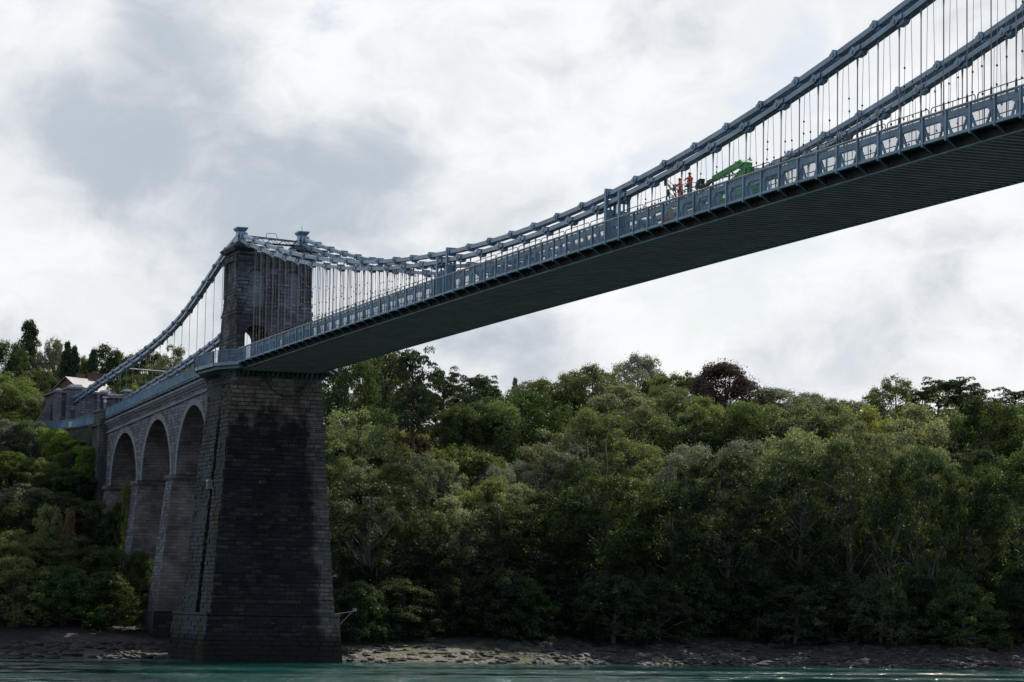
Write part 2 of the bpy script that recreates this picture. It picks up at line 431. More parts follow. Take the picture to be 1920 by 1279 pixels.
# --- central tie frames -----------------------------------------------------------------
def tie(x, y, zt):
    r = MB(); zb = zr(x)-1.35
    for yy in (y-.36, y+.36): r.box(x-.16, x+.16, yy-.07, yy+.07, zb, zt+.12)
    r.box(x-.05, x+.05, y-.29, y+.29, zb, zt-1.15)
    r.box(x-.05, x+.05, y-.29, y+.29, zt-.62, zt-.45); r.box(x-.06, x+.06, y-.06, y+.06, zt-1.15, zt-.62)
    r.prism([(x-.16, zt+.12), (x+.16, zt+.12), (x+.09, zt+.34), (x-.09, zt+.34)], 'y', y-.43, y+.43)
    r.build('tie_frame', M['blue'], bridge)
for s in (-1, 1):
    for q in (-1, 1):
        xa = 88+q*LK*3.5; tie(xa, s*YC, zch(xa)+.05)
        xb = xa+(LK/2 if q > 0 else -LK/2); tie(xb, s*YC, zch(xb, 1)+.1)

# --- saddles on the tower -------------------------------------------------------------
for s in (-1, 1):
    y = s*YC; r = MB()
    prof = lambda z, hx, hy: (SAD[0]-hx, SAD[0]+hx, y-hy, y+hy)
    r.frus(prof(0,.75,.52), 11.95, prof(0,.55,.42), 12.5); r.frus(prof(0,.55,.42), 12.5, prof(0,.50,.40), 13.25)
    r.frus(prof(0,.58,.50), 13.25, prof(0,.86,.62), 13.5); r.box(SAD[0]-.86, SAD[0]+.86, y-.62, y+.62, 13.5, 13.62)
    sd = r.build('saddle', M['chainblue'], bridge)
    k = MB()
    for z in (12.85, 12.1): k.disc((SAD[0]+.5, y, z), .3, 'y', .98, 12)
    k.box(SAD[0]-1.5, SAD[0]-.5, y-.4, y+.4, 11.9, 12.7)
    k.build('roller', M['chainblue'], sd, loc=(0,0,0))
    if s > 0:
        k = MB(); k.tube([(1,y,13.62),(1,y,14.3)], .03, 5); k.build('mast', M['clamp'], sd, loc=(0,0,0))

# --- stone tower ------------------------------------------------------------------------
tw = MB()
XT = lambda z: (float(np.interp(z, (-2, 10.6), (-4.7, -1.85))), float(np.interp(z, (-2, 10.6), (3.85, 2.75))))
YT = lambda z: float(np.interp(z, (-2, 10.6), (4.32, 4.02)))
# front and back walls with two arched openings each: built as vertical slabs
def arch_poly(yc, hw, zs, zb, n=10):
    return [(yc-hw, zb), (yc-hw, zs)] + [(yc-hw*math.cos(PI*k/n), zs+hw*math.sin(PI*k/n)) for k in range(1, n)] + [(yc+hw, zs), (yc+hw, zb)]
def loft(mb, poly, x_of, mi=0):
    """polygon in (y,z) bridged between the front and back faces of the battered tower"""
    n = len(poly); b = len(mb.v)
    mb.v += [(XT(z)[0], y, z) for y, z in poly] + [(XT(z)[1], y, z) for y, z in poly]
    mb.f.append(tuple(b+i for i in range(n))); mb.m.append(mi)
    mb.f.append(tuple(b+n+i for i in range(n))[::-1]); mb.m.append(mi)
    for i in range(n):
        j = (i+1) % n; mb.f.append((b+j, b+i, b+n+i, b+n+j)); mb.m.append(mi)
ZB = -2.2
outline = [(-YT(ZB), ZB), (-3.35, ZB), *arch_poly(-2.0, 1.35, 1.45, ZB)[1:-1], (-.65, ZB), (.65, ZB), *arch_poly(2.0, 1.35, 1.45, ZB)[1:-1], (3.35, ZB), (YT(ZB), ZB), (YT(4), 4), (YT(4)-.001, 4), (-YT(4), 4)]
outline = [p for i, p in enumerate(outline) if i == 0 or p != outline[i-1]]
loft(tw, [p for p in outline if p != (YT(4)-.001, 4)], XT)
# upper stage: core set back, with pilasters framing two blind arches
def up(mb, y0, y1, z0, z1, inset):
    a, b = XT(z0), XT(z1)
    mb.hexa([(a[0]+inset,y0,z0),(a[1]-inset,y0,z0),(a[1]-inset,y1,z0),(a[0]+inset,y1,z0),(b[0]+inset,y0,z1),(b[1]-inset,y0,z1),(b[1]-inset,y1,z1),(b[0]+inset,y1,z1)])
up(tw, -3.2, 3.2, 4.003, 10.6, .35)
for y0, y1 in ((-YT(7), -3.13), (-1.05, 1.05), (3.13, YT(7))):
    up(tw, y0, y1, 4.003, 10.6, 0)
for yc in (-2.09, 2.09):                                                 # spandrels over and sill under the blind arches
    ap = arch_poly(yc, 1.03, 8.0, 4.0)
    poly = [(yc-1.04, 8.0)] + ap[2:-2] + [(yc+1.04, 8.0), (yc+1.04, 10.59), (yc-1.04, 10.59)]
    n = len(poly); b = len(tw.v); a_ = lambda z: XT(z)[1]
    tw.v += [(a_(z)-.4, y, z) for y, z in poly] + [(a_(z)-.02, y, z) for y, z in poly]
    tw.f.append(tuple(b+i for i in range(n))); tw.m.append(0); tw.f.append(tuple(b+n+i for i in range(n))[::-1]); tw.m.append(0)
    for i in range(n):
        j = (i+1) % n; tw.f.append((b+j, b+i, b+n+i, b+n+j)); tw.m.append(0)
    tw.box(2.6, XT(4.5)[1]-.03, yc-1.04, yc+1.04, 4.003, 4.75)
tower = tw.build('stone_tower', M['tower'], bridge)
mb = MB()
for z, o, h in ((4.0, .14, .28), (10.58, .25, .3)):
    a = XT(z); mb.box(a[0]-o, a[1]+o, -YT(z)-o, YT(z)+o, z, z+h)
mb.build('string_course', M['tower'], tower, loc=(0,0,0))
for s in (-1, 1):                                                        # side panel frame, cap blocks that carry the saddles
    y = s*YT(5); mb = MB(); y0, y1 = sorted((y+s*.0, y+s*.16))
    for x0, x1 in ((-2.55, -1.75), (1.9, 2.65)): mb.box(x0, x1, y0, y1, 6.0, 10.5)
    mb.box(-1.75, 1.9, y0, y1, 9.9, 10.5); mb.build('side_pilaster', M['tower'], tower, loc=(0,0,0))
    mb = MB(); yc = s*3.35
    mb.frus((-2.3,3.1,yc-1.25,yc+1.25), 10.885, (-2.7,3.5,yc-1.5,yc+1.5), 11.25)
    mb.frus((-2.7,3.5,yc-1.5,yc+1.5), 11.253, (-2.5,3.3,yc-1.35,yc+1.35), 11.45)
    mb.frus((-2.2,3.0,yc-1.15,yc+1.15), 11.453, (-.6,2.3,yc-.8,yc+.8), 11.97)
    mb.build('saddle_cap', M['tower'], tower, loc=(0,0,0))
# access truss between the saddles
mb = MB(); zb, zt = 12.05, 12.75
for x in (.7, 1.5):
    mb.bar((x,-2.9,zt), (x,2.9,zt-.25), .09, .1); mb.bar((x,-2.9,zb), (x,2.9,zb), .09, .1)
    for k in range(8):
        y0 = -2.9+k*.725; y1 = y0+.725; mb.bar((x,y0,zt-.25*(k/8) if k % 2 == 0 else zb), (x,y1,zb if k % 2 == 0 else zt-.25*((k+1)/8)), .05, .05)
mb.box(.7, 1.5, -2.9, 2.9, zb-.03, zb+.03)
mb.tube([(1.5,-.7,zt-.1),(1.5,-.7,zt+.35),(1.5,-.3,zt+.45),(1.5,.4,zt+.42),(1.5,.6,zt-.1)], .035, 5)
mb.build('access_walkway', M['clamp'], tower, loc=(0,0,0))
mb = MB(); mb.tube([(5.0,3.0,10.35),(5.0,4.4,10.35)], .42, 14); mb.bar((3.2,3.7,10.6),(5.0,3.7,10.5),.3,.25); mb.build('cable_drum', M['clamp'], tower, loc=(0,0,0))

def rusticate(name, mat, parent, face, z0, z1, course=.44, wid=(.75,1.6), proud=(.015,.12), seed=1, hole=None):
    """rock-faced blocks laid on a battered face; face(z) -> (start point, end point, outward normal) in plan"""
    r = random.Random(seed); mb = MB(); z = z0; k = 0
    while z+course*.6 < z1:
        h = min(course*r.uniform(.9,1.1), z1-z); A, B, N = face(z); A2, B2, _ = face(z+h)
        A, B, A2, B2, N = map(Vector, (A, B, A2, B2, N)); L_ = (B-A).length; u = -r.uniform(0,.5)*(k % 2)
        while u < L_:
            w_ = r.uniform(*wid)
            if L_-(u+w_) < .4: w_ = L_-u
            ua, ub = max(0,u)/L_, min(L_,u+w_)/L_
            g = .012/L_; pr_ = r.uniform(*proud)*(1.4 if ua <= 0 or ub >= .999 else 1)
            if not (hole and hole((ua+ub)/2*L_, z+h/2)):
                q = []
                for d_, ins in ((-.12, 0), (pr_, .03)):
                    for uu, zz, P0, P1 in ((ua+g+ins/L_, z+.012+ins, A, B), (ub-g-ins/L_, z+.012+ins, A, B), (ub-g-ins/L_, z+h-.012-ins, A2, B2), (ua+g+ins/L_, z+h-.012-ins, A2, B2)):
                        j = r.uniform(-.025,.025) if d_ > 0 else 0; p_ = P0.lerp(P1, uu)+N*(d_+j); q.append((p_.x, p_.y, zz))
                mb.hexa(q)
            u += w_
        z += h; k += 1
    return mb.build(name, mat, parent, loc=(0,0,0))
rusticate('front_blockwork', M['tower'], tower, lambda z: ((XT(z)[1], -YT(z), 0), (XT(z)[1], YT(z), 0), (1,0,0)), 4.3, 10.5, .42, (.6,1.3), (.01,.08), 3,
          hole=lambda u, z: 1.15 < abs(u-4.15) < 3.35 and z < 9.15 and not abs(u-4.15) < 1.05)
for q_ in (-1, 1): rusticate('front_jamb_blockwork', M['tower'], tower, lambda z: ((XT(z)[1], (-YT(z) if q_ < 0 else 3.4), 0), (XT(z)[1], (-3.4 if q_ < 0 else YT(z)), 0), (1,0,0)), -1.2, 3.95, .42, (.5,.9), (.01,.08), 4)
rusticate('side_blockwork', M['tower'], tower, lambda z: ((XT(z)[0], -YT(z), 0), (XT(z)[1], -YT(z), 0), (0,-1,0)), -1.2, 9.8, .42, (.6,1.3), (.01,.055), 5)
rusticate('rear_corner_blockwork', M['tower'], tower, lambda z: ((XT(z)[0], -YT(z)+.9, 0), (XT(z)[0], -YT(z), 0), (-1,0,0)), -1.2, 10.4, .42, (.9,1.6), (.02,.10), 6)
rusticate('far_corner_blockwork', M['tower'], tower, lambda z: ((XT(z)[1]-.9, YT(z), 0), (XT(z)[1], YT(z), 0), (0,1,0)), -1.2, 10.4, .42, (.9,1.6), (.02,.14), 7)

# --- pier below the deck ------------------------------------------------------------------
pr = MB()
yh = lambda z: float(np.interp(z, (-28.4, -2), (6.8, 4.82)))
xf = lambda z: float(np.interp(z, (-28.4, -2), (5.7, 5.0)))
xb = lambda z: float(np.interp(z, (-28.4, -2), (-8.6, -5.5)))
def pblock(xa, xc, inset, z0=-28.4, z1=-2.3, steps=1):
    pr.hexa([(xa(z0),-yh(z0)+inset,z0),(xc(z0),-yh(z0)+inset,z0),(xc(z0),yh(z0)-inset,z0),(xa(z0),yh(z0)-inset,z0),
             (xa(z1),-yh(z1)+inset,z1),(xc(z1),-yh(z1)+inset,z1),(xc(z1),yh(z1)-inset,z1),(xa(z1),yh(z1)-inset,z1)])
pblock(lambda z: np.interp(z, (-28.4,-2), (.9, 1.9)), xf, 0)             # river-side buttress
pblock(xb, lambda z: np.interp(z, (-28.4,-2), (-1.2, .3)), .12)           # landward body
pblock(lambda z: xb(z)+.5, lambda z: xf(z)-.5, .75, -28.39, -2.31)       # recessed core between them
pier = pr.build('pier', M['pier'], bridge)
rusticate('front_blockwork', M['pier'], pier, lambda z: ((xf(z), -yh(z), 0), (xf(z), yh(z), 0), (1,0,0)), -28.34, -3.8, .46, (.7,1.7), (.01,.10), 11)
rusticate('side_blockwork', M['pier'], pier, lambda z: ((float(np.interp(z, (-28.4,-2), (.9,1.9))), -yh(z), 0), (xf(z), -yh(z), 0), (0,-1,0)), -28.34, -3.8, .46, (.8,1.6), (.01,.09), 12)
rusticate('body_side_blockwork', M['pier'], pier, lambda z: ((xb(z), -yh(z)+.12, 0), (float(np.interp(z, (-28.4,-2), (-1.2,.3))), -yh(z)+.12, 0), (0,-1,0)), -28.34, -3.2, .46, (.8,1.8), (.01,.09), 13)
rusticate('far_corner_blockwork', M['pier'], pier, lambda z: ((xf(z)-1.0, yh(z), 0), (xf(z), yh(z), 0), (0,1,0)), -28.34, -3.8, .46, (.9,1.6), (.01,.10), 14)
mb = MB()
mb.frus((-9.6, 6.6, -7.75, 7.75), -34.6, (-9.0, 6.2, -7.25, 7.25), -28.4); mb.box(-9.15, 6.35, -7.4, 7.4, -28.6, -28.35)
plinth = mb.build('plinth', M['pier'], pier, loc=(0,0,0))
pf = lambda z: float(np.interp(z, (-34.6,-28.4), (6.6,6.2))); py_ = lambda z: float(np.interp(z, (-34.6,-28.4), (7.75,7.25)))
rusticate('plinth_blockwork', M['pier'], pier, lambda z: ((pf(z), -py_(z), 0), (pf(z), py_(z), 0), (1,0,0)), -34.3, -28.65, .5, (.9,2.0), (.01,.12), 15)
rusticate('plinth_side_blockwork', M['pier'], pier, lambda z: ((float(np.interp(z, (-34.6,-28.4), (-9.6,-9.0))), -py_(z), 0), (pf(z), -py_(z), 0), (0,-1,0)), -34.3, -28.65, .5, (.9,2.0), (.01,.12), 16)
mb = MB()
z = -3.75; mb.box(1.7, xf(z)+.2, -yh(z)-.2, yh(z)+.2, z, z+.34)
mb.box(1.7, xf(z)+.06, -yh(z)-.06, yh(z)+.06, z+.34, -2.3)
mb.build('cap_course', M['pier'], pier, loc=(0,0,0))
mb = MB()                                                                 # scroll corbels below the footway platform
for y in [-4.5+.55*k for k in range(0, 18)]:
    mb.prism([(5.07,-2.3),(5.85,-2.3),(5.85,-2.5),(5.55,-2.7),(5.35,-2.95),(5.07,-3.15)], 'y', y-.14, y+.14)
for x in (2.2, 2.85, 3.5, 4.15, 4.8):
    for s in (-1, 1):
        ya = s*(yh(-3)+.08); mb.prism([(ya,-2.3),(ya+s*.95,-2.3),(ya+s*.95,-2.5),(ya+s*.6,-2.72),(ya+s*.35,-2.98),(ya,-3.2)], 'x', x-.15, x+.15)
mb.build('corbel_row', M['tower'], pier, loc=(0,0,0))
mb = MB()                                                                 # slack cable slung across the front
pts = [(5.35, -1.6+5.2*k/14, -2.9-2.15*math.sin(PI*k/14)**.75) for k in range(15)]
mb.tube(pts, .055, 6); mb.build('slack_cable', M['clamp'], pier, loc=(0,0,0))
mb = MB(); mb.box(-.9, -.1, -6.05, -5.5, -15.0, -14.2); mb.frus((-1.0,0,-6.15,-5.5), -14.19, (-.8,-.2,-5.95,-5.5), -14.0)
mb.build('junction_box', M['steel'], pier, loc=(0,0,0))

# --- footway platforms round the tower ---------------------------------------------------
for s in (-1, 1):
    ring = [(X0, s*YR), (4.5, s*6.95), (-3.0, s*7.2), (-8.6, s*5.14)]
    inner = [(-8.6, s*3.6), (X0, s*3.6)]
    zt = -.42; mb = MB()
    poly = ring + inner
    mb.prism(poly, 'z', zt-1.62, zt-1.38)
    mb.prism([(X0-.3, s*(YR-.15)), (4.4, s*6.6), (-2.8, s*6.85), (-8.2, s*5.0), (-8.2, s*3.8), (X0-.3, s*3.8)], 'z', zt-1.95, zt-1.62)
    plat = mb.build('footway_platform', M['girder'], bridge)
    mb = MB(); pb = MB(); fb = MB()
    for (a, b), nb in zip(zip(ring[:-1], ring[1:]), (2, 5, 3)):
        a = Vector(a); b = Vector(b)
        for dz in (0, -.34, -.66): mb.tube([(*a, zt+dz), (*b, zt+dz)], .045 if dz == 0 else .022, 6)
        fb.bar((*a, zt-1.42), (*b, zt-1.42), .05, .34)
        for k in range(nb+1):
            p = a.lerp(b, k/nb); mb.box(p.x-.05, p.x+.05, p.y-.05, p.y+.05, zt-1.55, zt)
        n_ = int((b-a).length/.11)
        for k in range(n_):
            p = a.lerp(b, (k+.5)/n_); pb.box(p.x-.012, p.x+.012, p.y-.012, p.y+.012, zt-1.25, zt-.05)
    mb.build('platform_rail', M['blue'], plat, loc=(0,0,0)); pb.build('rail_bars', M['panel'], plat, loc=(0,0,0)); fb.build('kick_plate', M['chainblue'], plat, loc=(0,0,0))

# --- approach viaduct ------------------------------------------------------------------------
AX0, AX1 = -60.0, -5.2
YW = 4.8
ztop = lambda x: zr(x)-1.95
arches = [(-12.9, 7.55, -5.0), (-31.1, 7.55, -5.55), (-49.3, 7.55, -6.15)]
ZS = -12.6
poly = [(AX1, ztop(AX1)), (AX0, ztop(AX0)), (AX0, ZS)]
for cx, R_, crown in reversed(arches):
    n = 22; hz = crown-ZS
    poly += [(cx-R_*math.cos(PI*k/n), ZS+hz*math.sin(PI*k/n)) for k in range(n+1)]
poly = [p for p in poly if p[0] <= AX1]
poly.append((AX1, ZS+2.0))
mb = MB(); mb.prism(poly, 'y', -YW, YW)
via = mb.build('arch_viaduct', M['arch'], bridge)
for cx, R_, crown in arches:                                           # voussoir rings, just proud of the wall
    n = 26; hz = crown-ZS
    for s in (-1, 1):
        mb = MB()
        for k in range(n):
            a0, a1 = PI*k/n, PI*(k+1)/n
            q = [(cx-(R_)*math.cos(a0), ZS+hz*math.sin(a0)), (cx-(R_)*math.cos(a1), ZS+hz*math.sin(a1)),
                 (cx-(R_+.75)*math.cos(a1), ZS+(hz+.75)*math.sin(a1)), (cx-(R_+.75)*math.cos(a0), ZS+(hz+.75)*math.sin(a0))]
            if max(p[0] for p in q) > -6.2 or min(p[0] for p in q) < AX0: continue
            y0, y1 = sorted((s*(YW-.1), s*(YW+.045))); mb.prism(q, 'y', y0, y1)
        mb.build('voussoir_ring', M['trim'], via, loc=(0,0,0))
for (xt0, xt1, xb0, xb1, yb, zb) in ((-24.2,-20.9,-25.0,-20.2,6.7,-28.4), (-42.5,-39.2,-43.4,-38.4,6.3,-26.0), (-59.6,-57.2,-60,-56.6,5.5,-20)):
    mb = MB(); mb.frus((xb0,xb1,-yb,yb), zb, (xt0,xt1,-5.1,5.1), ZS-.45)
    sp = mb.build('viaduct_pier', M['arch'], via, loc=(0,0,0))
    mb = MB(); mb.box(xt0-.25, xt1+.25, -5.3, 5.3, ZS-.45, ZS); mb.build('springing_course', M['arch'], via, loc=(0,0,0))
    if zb < -28: mb = MB(); mb.frus((xb0-.9,xb1+.9,-yb-.7,yb+.7), -33.0, (xb0-.5,xb1+.5,-yb-.4,yb+.4), zb); mb.build('pier_footing', M['pier'], via, loc=(0,0,0))
def sl(mb, x0, x1, y0, y1, d0, d1, n=1):
    for k in range(n):
        a = x0+(x1-x0)*k/n; b = x0+(x1-x0)*(k+1)/n; za, zb = zr(a), zr(b)
        mb.hexa([(a,y0,za+d0),(b,y0,zb+d0),(b,y1,zb+d0),(a,y1,za+d0),(a,y0,za+d1),(b,y0,zb+d1),(b,y1,zb+d1),(a,y1,za+d1)])
mb = MB(); sl(mb, AX0, -6, -YW-.16, YW+.16, -3.25, -2.98)
mb.build('string_course', M['trim'], via, loc=(0,0,0))
mb = MB(); sl(mb, AX0, -6, -YW-.42, YW+.42, -1.95, -1.68); sl(mb, AX0, -6, -YW-.28, YW+.28, -2.03, -1.953)
mb.build('cornice', M['trim'], via, loc=(0,0,0))
items = []; x = -6.6
while x > AX0+.4:
    for s in (-1, 1):
        z = zr(x); y = s*YW; mb = MB(); items.append((mb, (x,y,z)))
        mb.prism([(y, z-2.04), (y+s*.36, z-2.04), (y+s*.34, z-2.22), (y+s*.16, z-2.34), (y+s*.12, z-2.55), (y, z-2.6)], 'x', x-.16, x+.16)
    x -= .62
many('modillion', items, M['trim'], bridge)
mb = MB(); sl(mb, AX0-1, -3.2, -YC, YC, -1.66, -1.42); mb.build('carriageway', M['asphalt'], via, loc=(0,0,0))
for s in (-1, 1):
    mb = MB(); y0, y1 = sorted((s*(YC+.02), s*5.12)); sl(mb, AX0, -8.6, y0, y1, -1.33, -1.2)
    x = -9.5
    while x > AX0+1:                                                       # steel outriggers that carry the footway
        z = zr(x); ya = s*4.6; mb.prism([(ya, z-1.34), (s*5.1, z-1.34), (s*5.1, z-1.42), (ya, z-1.66)], 'x', x-.08, x+.08); x -= PS
    fw_ = mb.build('approach_footway', M['girder'], via, loc=(0,0,0))
    mb = MB(); x = -8.6; y = s*YR; n = 0
    while x > AX0:
        x2 = x-PS/1.5; mb.bar((x,y,zr(x)), (x2,y,zr(x2)), .1, .05); mb.bar((x,y,zr(x)-1.02), (x2,y,zr(x2)-1.02), .05, .05)
        mb.box(x-.04, x+.04, y-.04, y+.04, zr(x)-1.3, zr(x))
        x = x2
    mb.build('approach_rail', M['blue'], fw_, loc=(0,0,0)) if False else mb.build('approach_rail', M['blue'], via, loc=(0,0,0))
    mb = MB(); x = -8.7
    while x > AX0:
        mb.box(x-.022, x+.022, y-.01, y+.01, zr(x)-1.02, zr(x)-.02); x -= .105
    mb.build('approach_rail_bars', M['steel'] if False else M['panel'], via, loc=(0,0,0))
# abutment with pilasters and cap
mb = MB()
for s in (-1, 1):
    mb.frus((-67.0,-59.9,s*5.0-.9,s*5.0+.9), -24, (-66.0,-59.9,s*5.0-.55,s*5.0+.55), -4.6)
    mb.frus((-62.2,-60.3,s*5.35-.62,s*5.35+.62), -24, (-61.9,-60.4,s*5.3-.45,s*5.3+.45), -4.6)
    mb.box(-66.4, -59.95, s*5.05-.75, s*5.05+.75, -4.597, -4.15)
    mb.box(-64.2, -60.0, s*5.2-.6, s*5.2+.6, -4.147, -2.75)
    mb.frus((-64.6,-59.98,s*5.2-.75,s*5.2+.75), -2.747, (-64.2,-60.2,s*5.2-.5,s*5.2+.5), -2.42)
mb.box(-67, -60.05, -4.4, 4.4, -24, -4.7)
mb.build('abutment', M['wall'], bridge)

# ------------------------------------------------------------------ ground, water, sky
def shore(y):  # where the water's edge lies, metres towards the river
    return float(np.interp(y, (-300,-60,-28,-16,-11,-8,6,9,12,29,62,86,140,400), (-12,-6,0.5,-2,-5,-7.5,-7,0,4.0,5.0,7.0,15.5,22,30)))
def _n2(x, y, f, seed):
    return (math.sin(x*f+seed)*math.cos(y*f*1.3+seed*2.1)+.6*math.sin((x+y)*f*2.3+seed*3)+.4*math.cos((x-1.7*y)*f*4.1+seed))/2
def ground_z(x, y):
    t = x-shore(y)                                    # <0 inland
    z = float(np.interp(t, (-900,-420,-300,-220,-150,-110,-85,-65,-50,-35,-24,-16,-8,-2,0,4,30),
                           (22,18,12,6,.5,-3.5,-8,-14,-20,-25.5,-29.5,-31,-32.2,-33.1,-33.5,-34.4,-38)))
    if t < -20: z += 1.2*_n2(x, y, .05, 1.3)*min(1, (-t-20)/30)
    # bridge embankment: level road behind the abutment
    w = max(0, 1-max(0, y-16)/14) if y > 0 else max(0, 1-max(0, -y-(5.5 if x > -88 else 16))/(2.5 if x > -88 else 12))
    if x < -62 and w > 0: z = z*(1-w)+w*max(z, -4.15 if x > -200 else z)
    return z
mb = MB()
xs = list(np.concatenate([np.arange(-1200,-300,60), np.arange(-300,-130,12), np.arange(-130,-36,4), np.arange(-36,-16,2), np.arange(-16,24,.7), np.arange(24,60,12)]))
ys = list(np.concatenate([np.arange(-1200,-160,80), np.arange(-160,-50,10), np.arange(-50,150,1.25), np.arange(150,260,10), np.arange(260,1300,80)]))
vz = np.zeros((len(xs), len(ys)))
for i, x in enumerate(xs):
    for j, y in enumerate(ys):
        z = ground_z(x, y); t = x-shore(y)
        if -24 < t < 6 and -50 < y < 150:             # rocky ledges and shingle
            r1 = abs(_n2(x*1.0, y*.45, .9, 4)); r2 = _n2(x*2.3, y*1.3, 1.5, 9)
            led = np.interp(t, (-24,-14,-4,0,2), (.2,.55,.5,.2,.05))
            rocky = 1 if y > 28 else .35
            q = z + led*rocky*(r1*1.1+r2*.35)
            if y > 34: q = z*.35+.65*(math.floor(q/.42)*.42+.1)+ (q-z)*.5
            z = q
        vz[i, j] = z
v = [(x, y, vz[i, j]) for i, x in enumerate(xs) for j, y in enumerate(ys)]
n = len(ys); f = [(i*n+j, (i+1)*n+j, (i+1)*n+j+1, i*n+j+1) for i in range(len(xs)-1) for j in range(n-1)]
t = NT('shore_and_woodland_soil'); g = t.n('NewGeometry'); P_ = g.outputs['Position']; x, y, z = t.xyz(P_)
peb = t.n('TexVoronoi'); t.set(peb.inputs['Vector'], P_); peb.inputs['Scale'].default_value = 2.6
n1 = t.noise(P_, 1.1, 6, .7); n2 = t.noise(P_, .35, 4)
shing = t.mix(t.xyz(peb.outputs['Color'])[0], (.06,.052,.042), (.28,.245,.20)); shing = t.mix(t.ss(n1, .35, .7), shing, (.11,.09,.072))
rock = t.mix(t.ss(n1, .3, .7), (.006,.006,.006), (.019,.016,.015)); rock = t.mix(t.math('MULTIPLY', t.math('MULTIPLY', t.ss(n1, .45, .6), t.ss(z, -32.6, -33.1)), .7), rock, (.14,.12,.10))  # near-black stands in for beach shade, pale patches for sunlit waterline ledges
sunlit_gravel = t.ss(t.math('ADD', t.math('ABSOLUTE', t.math('SUBTRACT', y, 14.0)), t.math('MULTIPLY', n2, 12)), 21, 16)  # gravel kept pale only right of the pier: sunlight put into the colour
sunlit_gravel = t.math('MULTIPLY', sunlit_gravel, t.ss(t.math('ADD', z, n2), -31.0, -31.7))
bar = t.ss(t.math('ADD', t.math('ABSOLUTE', t.math('SUBTRACT', y, -14.0)), t.math('MULTIPLY', n2, 10)), 14, 9)  # slivers of sun on the left beach, painted as paler ground
shing = t.mix(t.math('MAXIMUM', sunlit_gravel, t.math('MULTIPLY', bar, .28)), rock, shing)
weed = t.math('MULTIPLY', t.math('MULTIPLY', t.ss(n2, .46, .56), t.ss(z, -30.8, -32.2)), t.ss(t.math('ABSOLUTE', t.math('SUBTRACT', y, 24.0)), 13, 8))
shing = t.mix(t.math('MULTIPLY', weed, .85), shing, t.mix(t.ss(n1, .4, .6), (.04,.055,.012), (.10,.105,.022)))
shing = t.mix(t.ss(t.math('ADD', z, t.math('MULTIPLY', n1, .5)), -33.0, -33.25), shing, (.05,.042,.035))
soil = t.mix(t.ss(n1, .3, .7), (.008,.008,.007), (.014,.018,.010))
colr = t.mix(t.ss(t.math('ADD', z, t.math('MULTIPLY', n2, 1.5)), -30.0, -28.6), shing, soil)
t.bump(t.math('ADD', t.math('MULTIPLY', peb.outputs[0], -.8), n1), 1.0, .25)
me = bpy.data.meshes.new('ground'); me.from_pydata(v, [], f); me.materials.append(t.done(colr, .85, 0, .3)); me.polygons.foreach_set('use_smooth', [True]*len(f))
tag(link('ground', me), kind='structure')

# water: one sheet with modelled chop near the view plus fine bump
t = NT('sea_water'); P_ = t.n('NewGeometry').outputs['Position']
w1 = t.noise(t.scaled(P_, (1.0,.45,1)), .9, 4, .6); w2 = t.noise(t.scaled(P_, (1,.6,1)), 3.4, 3, .6)
patch = t.noise(t.scaled(P_, (.12,.018,1)), 1, 3, .6)
hgt = t.math('MULTIPLY', t.math('ADD', w1, t.math('MULTIPLY', w2, .4)), t.math('ADD', .10, t.math('MULTIPLY', t.ss(patch, .44, .60), 1.3)))
t.bump(hgt, 1.0, .5)
t.set(t.b.inputs['Base Color'], t.mix(t.ss(patch, .4, .65), (.002,.034,.029,1), (.003,.068,.055,1)))
wm = t.done(None, .07, 0, .5); t.b.inputs['IOR'].default_value = 1.33
def water_z(x, y): return -33.5+.05*_n2(x, y, .8, 2)+.035*_n2(y, x, 1.9, 5)
xs = list(np.concatenate([np.arange(-60,-12,12), np.arange(-12,90,.8), np.arange(90,700,60)])); ys = list(np.concatenate([np.arange(-1300,-60,120), np.arange(-60,120,1.3), np.arange(120,1400,120)]))
v = [(x, y, water_z(x, y)) for x in xs for y in ys]; n = len(ys)
f = [(i*n+j, (i+1)*n+j, (i+1)*n+j+1, i*n+j+1) for i in range(len(xs)-1) for j in range(n-1)]
me = bpy.data.meshes.new('water'); me.from_pydata(v, [], f); me.materials.append(wm); me.polygons.foreach_set('use_smooth', [True]*len(f))
tag(link('water', me), kind='structure')

# sun and sky
SUN = Vector((-.46, .58, .64)).normalized()
el = math.asin(SUN.z); az = math.atan2(SUN.x, SUN.y)
L = bpy.data.lights.new('sun', 'SUN'); L.energy = 5.0; L.angle = math.radians(.6); L.color = (1,.93,.83)
lo = bpy.data.objects.new('sun', L); col.objects.link(lo); lo.rotation_euler = SUN.to_track_quat('Z', 'Y').to_euler(); lo.location = (0,0,200)
w = bpy.data.worlds.new('World'); sc.world = w; w.use_nodes = True; nt = w.node_tree
class WN(NT):
    def __init__(s): s.t = nt
W = WN(); bg = nt.nodes['Background']
sky = W.n('TexSky'); sky.sky_type = 'NISHITA'; sky.sun_disc = False; sky.sun_elevation = el; sky.sun_rotation = az
sky.air_density = 1; sky.dust_density = 1.5
D = W.n('TexCoord').outputs['Generated']
dx, dy, dz = W.xyz(D)
